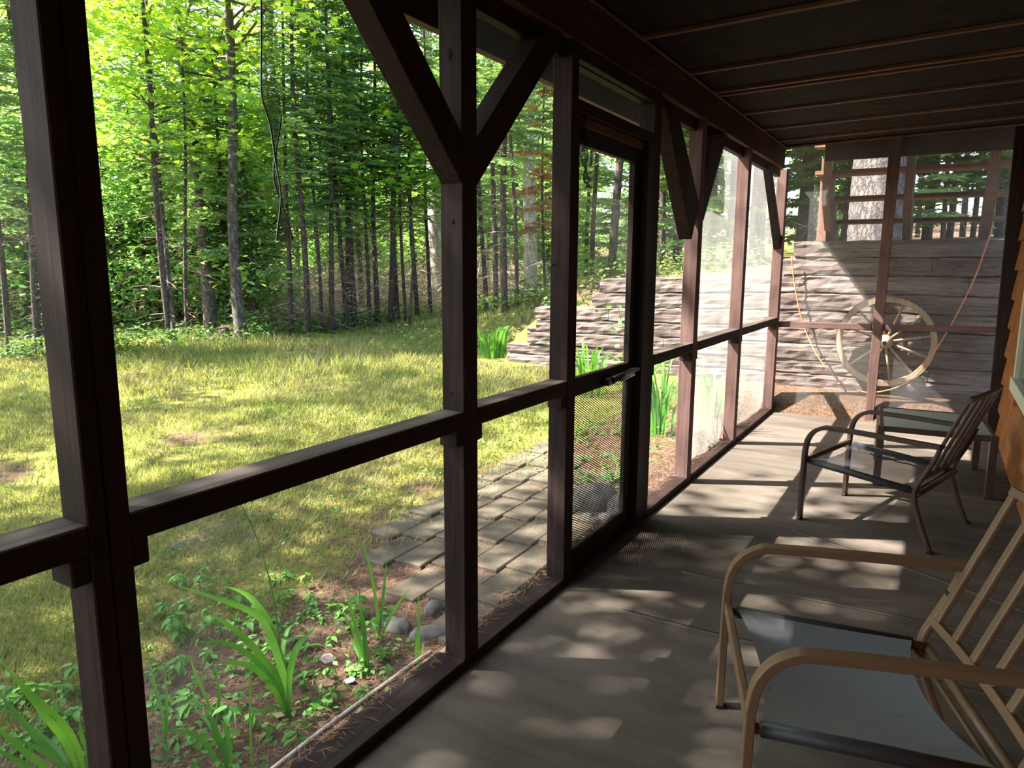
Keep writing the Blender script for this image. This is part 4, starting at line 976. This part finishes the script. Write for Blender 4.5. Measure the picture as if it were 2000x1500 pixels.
px_plant('daylily', (446, 1512), [([(446, 1512), (440, 1470), (425, 1440), (415, 1410), (402, 1392)], 15, .02), ([(444, 1512), (420, 1480), (390, 1440), (340, 1427), (288, 1430)], 10, -.06), ([(446, 1512), (430, 1450), (405, 1410), (378, 1380)], 8, .08), ([(448, 1512), (450, 1470), (440, 1420), (430, 1405)], 9, 0)], 'bright yellow-green young daylily at the bottom of the near bay')
LL = []
random.seed(31)
for (a, b, c_, w_) in (((150, 1500), (90, 1400), (-10, 1275), 14), ((165, 1510), (120, 1410), (40, 1330), 13), ((130, 1520), (70, 1440), (-20, 1330), 15), ((140, 1520), (95, 1450), (20, 1390), 13), ((110, 1530), (50, 1470), (-30, 1400), 14), ((150, 1530), (70, 1460), (20, 1440), 10), ((170, 1500), (160, 1440), (155, 1400), 9), ((120, 1530), (110, 1490), (105, 1455), 12), ((90, 1540), (40, 1490), (-20, 1455), 13), ((140, 1530), (120, 1440), (100, 1340), 11)):
    LL.append(([a, ((a[0] + b[0]) / 2 + 6, (a[1] + b[1]) / 2 - 4), b, c_], w_, random.uniform(-.15, .2)))
px_plant('daylily', (140, 1530), LL, 'dense dark green daylily clump left of the nearest post')
px_plant('tall_grass', (492, 1500), [(cr([(745, 1240), (735, 1000), (735, 700), (745, 480)]), 5, .0)], 'single tall grass stem in front of the arching daylily', 'grass')
for i, (f, lv, lb) in enumerate((((322, 1465), [[(322, 1465), (318, 1400), (300, 1330), (282, 1240)], [(322, 1465), (326, 1390), (322, 1310)]], 'thin grass stems just right of the nearest post'),
                                 ((420, 1420), [[(420, 1420), (405, 1370), (380, 1310), (370, 1280)], [(420, 1420), (428, 1360), (420, 1300)]], 'wispy grass shoot left of the arching daylily'),
                                 ((740, 1250), [[(740, 1250), (735, 1180), (720, 1100), (700, 1040)], [(740, 1250), (748, 1170), (756, 1090)], [(742, 1250), (770, 1190), (800, 1150)]], 'wispy grass shoots at the paving edge'))):
    px_plant('tall_grass', f, [(p, 6, .03) for p in lv], lb, 'grass')
def iris(name, foot, n, hpx, spread, w, label, seed, mat='leaf_lily', arch=.25):
    b = on_ground(*foot); root = empty(name, tuple(b)); tag(root, label, 'plant'); random.seed(seed); dep = float((b - CAM) @ FW); k = dep / FPX
    for i in range(n):
        a = random.uniform(0, 6.28); r = random.random() * spread * k * .5; h = hpx * k * random.uniform(.55, 1.05); o = b + np.array([math.cos(a) * r, math.sin(a) * r, 0]); ln = h * random.uniform(.05, arch * 1.6); c, s = math.cos(a), math.sin(a)
        path = curve_pts([o, o + np.array([c * ln * .15, s * ln * .15, h * .45]), o + np.array([c * ln * .5, s * ln * .5, h * .82]), o + np.array([c * ln, s * ln, h * random.uniform(.85, 1.02)])], 8)
        blade(path, w * k * random.uniform(.7, 1.2), M[mat], root)
    return root
iris('iris_clump', (962, 700), 30, 68, 50, 6, 'sunlit iris clump at the end of the timber wall', 1)
iris('iris_clump', (1148, 775), 34, 110, 80, 4.5, 'iris clump seen through the screen door below the timbers', 2, arch=.4)
iris('daylily', (1290, 850), 26, 160, 50, 5, 'tall daylily clump outside the bay right of the door', 3, arch=.36)
iris('daylily', (1245, 800), 24, 110, 60, 4.5, 'daylily clump seen beside the door closer', 4, arch=.5)
iris('grass_tuft', (1022, 628), 18, 26, 30, 3, 'grass tuft on the dark bank beside the timber wall', 5, 'grass')
iris('daylily', (1386, 815), 22, 100, 40, 4, 'daylily clump outside the wavy screen bay', 6, arch=.25)
# climbing seedling in front of the timbers by the door
vb = on_ground(1225, 760); vdep = float((vb - CAM) @ FW)
VN = empty('vine', tuple(vb)); tag(VN, 'round-leaved vine climbing in front of the timbers by the door', 'plant')
vp = curve_pts([pxd(u, v, vdep) - vb for u, v in [(1225, 760), (1222, 700), (1215, 640), (1205, 590)]], 24); V, F = sweep(vp, circ(.004, 5)); link('stem', mesh('stem', V, F, M['branch']), VN)
RLEAF = np_mesh('leaf', *leaf_cloud(np.zeros((1, 3)), np.array([[0, 0, 1.]]), np.array([.06]), 'kite'), M['leaf_seed'])
random.seed(12)
for i in range(22):
    o = link('leaf', RLEAF, VN); p = vp[int(random.random() * 24)]; o.location = tuple(p + np.array([random.uniform(-.14, .14), random.uniform(-.08, .02), random.uniform(-.04, .05)])); o.rotation_euler = (random.uniform(.3, 1.2), random.uniform(-.5, .5), random.uniform(0, 6.28)); o.scale = (random.uniform(.8, 1.5),) * 3

# small leafy seedlings: stem with single leaves
def oval_leaf(l, w_):
    V = [(0, 0, 0)]; F = []
    for q, ww in ((.25, .75), (.5, 1.0), (.75, .72)): V += [(q * l, -ww * w_ / 2, .004 - .02 * q), (q * l, 0, -.004 - .03 * q * q), (q * l, ww * w_ / 2, .004 - .02 * q)]
    V.append((l, 0, -.035)); F = [(0, 1, 2), (0, 2, 3), (1, 4, 5, 2), (2, 5, 6, 3), (4, 7, 8, 5), (5, 8, 9, 6), (7, 10, 8), (8, 10, 9)]
    return mesh('leaf', V, F, M['leaf_seed'], True)
OL = [oval_leaf(.052, .034), oval_leaf(.040, .026), oval_leaf(.062, .036)]
SEED = []
for q in range(4):
    random.seed(200 + q); t = empty('wild_seedling'); h = [.05, .09, .13, .07][q]; V, F = sweep([(0, 0, -.01), (.004, .003, h * .5), (0, .006, h)], circ(.0018, 5)); link('stem', mesh('stem', V, F, M['leaf_seed']), t)
    for i in range([4, 6, 7, 5][q]):
        o = link('leaf', OL[(i + q) % 3], t); z = h * (.45 + .55 * random.random()); o.location = (0, .005, z); o.rotation_euler = (random.uniform(-.3, .3), random.uniform(-.35, .3), i * 2.4 + random.uniform(-.3, .3))
    SEED.append(t)
random.seed(55); spots = []
for k in range(290):
    if k < 205: u, v = random.uniform(290, 860), random.uniform(1130, 1470)
    elif k < 240: u, v = random.uniform(0, 160), random.uniform(1330, 1480)
    elif k < 270: u, v = random.uniform(1125, 1230), random.uniform(820, 960)
    else: u, v = random.uniform(940, 1060), random.uniform(960, 1010)
    p = on_ground(u, v)
    if p[0] > -.2 or p[0] < -1.9 or (p[0] > -.62 and random.random() < .5 and k < 205): continue
    if -1.05 < p[0] and 2.15 < p[1] < 3.9: continue
    spots.append(p)
for i, p in enumerate(spots):
    o = put(SEED[i % 4], p[0], p[1], random.uniform(.45, .85), None, 'wild_seedling', 'small oval-leaved wild seedling in the bed beside the porch', 'seedling', 'wild seedlings beside the porch')
    o.location.z = hz(p[0], p[1])
# fern at the end wall and ferns on the bank
def fern(name, base, size, nf, label, seed):
    random.seed(seed); root = empty(name, tuple(base)); tag(root, label, 'fern')
    for k in range(nf):
        a = k * 6.28 / nf + random.uniform(-.4, .4); l = size * random.uniform(.7, 1.1); A = []; B = []; W = []
        for i in range(14):
            s = i / 13; p = np.array([math.cos(a) * l * s, math.sin(a) * l * s, l * (.75 * s - .62 * s * s)]); A.append(p); B.append(p + np.array([math.cos(a), math.sin(a), .1]) * l * .1); W.append(.006)
            for sg in (-1, 1):
                e = np.array([math.cos(a + sg * 1.15), math.sin(a + sg * 1.15), -.1]); A.append(p); B.append(p + e * l * .34 * math.sin(math.pi * (.12 + .86 * s)) ** .8); W.append(l * .055)
        V, T = strips(A, B, W, np.tile([0, 0, 1.], (len(A), 1))); link('frond', np_mesh('frond', V, T, M['fern']), root)
    return root
p = onp(1606, 800, 'y', 7.52); fern('fern', (p[0], 7.52, .03), .20, 6, 'small fern at the foot of the timber wall', 3)
for i, (u, v, lb) in enumerate(((1000, 596, 'fern beyond the end of the timber wall'), (960, 606, 'fern at the wood edge right of the middle post'), (650, 662, 'fern under the slim firs at the lawn edge'), (190, 692, 'fern at the wood edge right of the nearest post'))):
    q = on_ground(u, v); fern('fern', q, .5, 8, lb, 10 + i)

# ================================================================== stones, paving, edging
def stone(name, u, v, sx, sy, sz, label, seed):
    q = on_ground(u, v); bm = bmesh.new(); bmesh.ops.create_icosphere(bm, subdivisions=3, radius=1); r_ = np.random.default_rng(seed); ph = r_.uniform(0, 6.28, 9)
    for vt in bm.verts:
        c = vt.co; d = 1 + .14 * math.sin(2.1 * c.x + ph[0]) * math.sin(2.7 * c.y + ph[1]) + .10 * math.sin(4 * c.z + ph[2] + 2 * c.x) + .05 * math.sin(8 * c.y + ph[3] + 5 * c.x)
        vt.co = Vector((c.x * sx, c.y * sy, max(c.z * sz, -.35 * sz))) * d
    o = bmesh_obj(name, bm, M['rock'], None, True); o.location = (q[0], q[1], q[2] + .30 * sz); o.rotation_euler = (0, 0, seed); tag(o, label, 'stone'); return o
stone('stone', 1166, 992, .13, .11, .12, 'large round grey stone outside the lower door mesh', 1)
stone('stone', 1205, 1000, .11, .09, .07, 'flat grey stone right of the round one outside the door', 2)
stone('stone', 1185, 1018, .05, .045, .035, 'small pale stone in front of the two door stones', 3)
stone('stone', 1148, 1012, .035, .03, .025, 'pebble left of the round stone outside the door', 4)
stone('stone', 848, 1195, .06, .045, .035, 'grey stone beside the middle post at the bed edge', 5)
stone('stone', 775, 1225, .09, .05, .035, 'pale mossy stone left of the grey one near the middle post', 6)
stone('stone', 838, 1245, .08, .05, .035, 'flat dark stone close to the foot of the middle post', 7)
stone('stone', 350, 1070, .04, .03, .025, 'dark stone lying alone in the moss', 8)
for i, (u, v) in enumerate(((682, 1335), (700, 1393), (545, 1400), (640, 1290))):
    q = on_ground(u, v); s = .022 + .006 * i; random.seed(i + 5); pts = [(math.cos(a) * s * random.uniform(.7, 1.2), math.sin(a) * s * random.uniform(.6, 1.1), .006 + random.uniform(-.002, .010)) for a in np.linspace(0, 6.28, 8)[:-1]]
    o = prism('dead_leaf', pts, (0, 0, .0015), plain('grey_dead_leaf_%d' % i, ((.48, .46, .46), (.50, .42, .28), (.40, .30, .22), (.42, .36, .32))[i], .8), None, 0); o.location = tuple(q); tag(o, ('curled grey dead leaf near the grass tuft', 'tan dead leaf near the edging strip', 'brown dead leaf at the foot of the arching daylily', 'pale dead leaf between daylily and grass tuft')[i], 'leaf')
PV = empty('path', (-.6, 3.0, -.1)); tag(PV, 'mossy paver path outside the screen door', 'path', kind='structure')
random.seed(20); x = -.20; r_ = 0
while x > -1.1:
    yv = 2.12 + (r_ % 2) * .17 + .10 * r_
    while yv < 4.0 + .1 * r_:
        L_ = .335; zt = hz(x - .08, yv + .16) + .014 + random.uniform(-.003, .003); tl = random.uniform(-.003, .003)
        hexa('paver', [(x - .168 + .6, yv - 3.0, -.06), (x + .6, yv - 3.0, -.06), (x + .6, yv + L_ - 3.0, -.06), (x - .168 + .6, yv + L_ - 3.0, -.06),
                       (x - .168 + .6, yv - 3.0, zt + tl + .1), (x + .6, yv - 3.0, zt - tl + .1), (x + .6, yv + L_ - 3.0, zt + .1), (x - .168 + .6, yv + L_ - 3.0, zt + tl + .1)], M['paver'], PV, .006)
        yv += L_ + .005
    x -= .174; r_ += 1
ed = box('edging_strip', (-.205, 1.55, -.11), (-.180, 3.75, -.045), M['strip']); tag(ed, 'thin weathered edging strip on the ground outside the sill', 'strip')
tb = sweep_obj('drip_tube', curve_pts([(-.150, .6, .030), (-.152, 1.0, .022), (-.158, 1.4, .026), (-.150, 1.80, .030), (-.140, 1.905, .036)], 30), circ(.009, 8), M['tube'], smooth=True); tag(tb, 'greyish white tube lying along the outer edge of the sill', 'tube')
# rotten stump between the maples, weathered yard seat near the birch
q = on_ground(440, 664); SP = empty('tree_stump', tuple(q)); tag(SP, 'dark rotten stump between the two thick maple trunks', 'stump')
random.seed(3); V, F = sweep([(0, 0, -.1), (.01, 0, .05), (0, .01, .16), (0, 0, .22)], lambda s: [(a * random.uniform(.75, 1.2) * (1.35 - .6 * s), b * random.uniform(.75, 1.2) * (1.35 - .6 * s)) for a, b in circ(.19, 14)]); link('stump_body', mesh('stump_body', V, F, plain('rotten_wood', (.07, .05, .04), .95, 0, .5, 12, .6)), SP)
for k in range(6):
    a = k * 1.05; sweep_obj('root', [(.15 * math.cos(a), .15 * math.sin(a), .08), (.32 * math.cos(a + .2), .32 * math.sin(a + .2), .03), (.5 * math.cos(a + .1), .5 * math.sin(a + .1), -.05)], lambda s: circ(.04 - .025 * s, 6), M['bark_maple'], SP)
YS = empty('yard_seat', tuple(np.array([*at(1052, 15.5), 0]))); YS.location.z = hz(YS.location.x, YS.location.y); YS.rotation_euler = (0, 0, .5); tag(YS, 'weathered pale wooden yard seat beside the birch trunk', 'seat')
gw = plain('grey_seat_wood', (.36, .37, .33), .85, 0, .2)
box('seat_board', (-.30, -.22, .34), (.30, .22, .38), gw, YS); prism('back_board', [(.18, -.2, .38), (.24, -.2, .38), (.12, -.2, 1.0), (.06, -.2, 1.0)], (0, .4, 0), gw, YS); prism('arm_board', [(-.25, -.04, .80), (.10, -.04, .95), (.10, -.04, 1.0), (-.25, -.04, .86)], (0, .08, 0), gw, YS)
for sx in (-.26, .22):
    for sy in (-.18, .14): box('leg', (sx, sy, -.05), (sx + .05, sy + .05, .34), gw, YS)
# dead reddish fir bough near the birch
x, y = at(1068, 13.5); DF = make_fir(5.2, .03, 1.4, .55, 'leaf_dead', 91, .7, True); DF.location = (x, y, hz(x, y)); DF.name = 'dead_fir'; tag(DF, 'small dead fir with rust-coloured needles right of the birch', 'tree')
for p_ in FIRS + YOUNG + LEAFY + SHRUB + CAN + SEED:
    if p_.name.split('.')[0] in ('fir', 'broadleaf_tree', 'leafy_sapling', 'shade_tree', 'wild_seedling') and not p_.get('label'):
        for c in list(p_.children): bpy.data.objects.remove(c)
        bpy.data.objects.remove(p_)
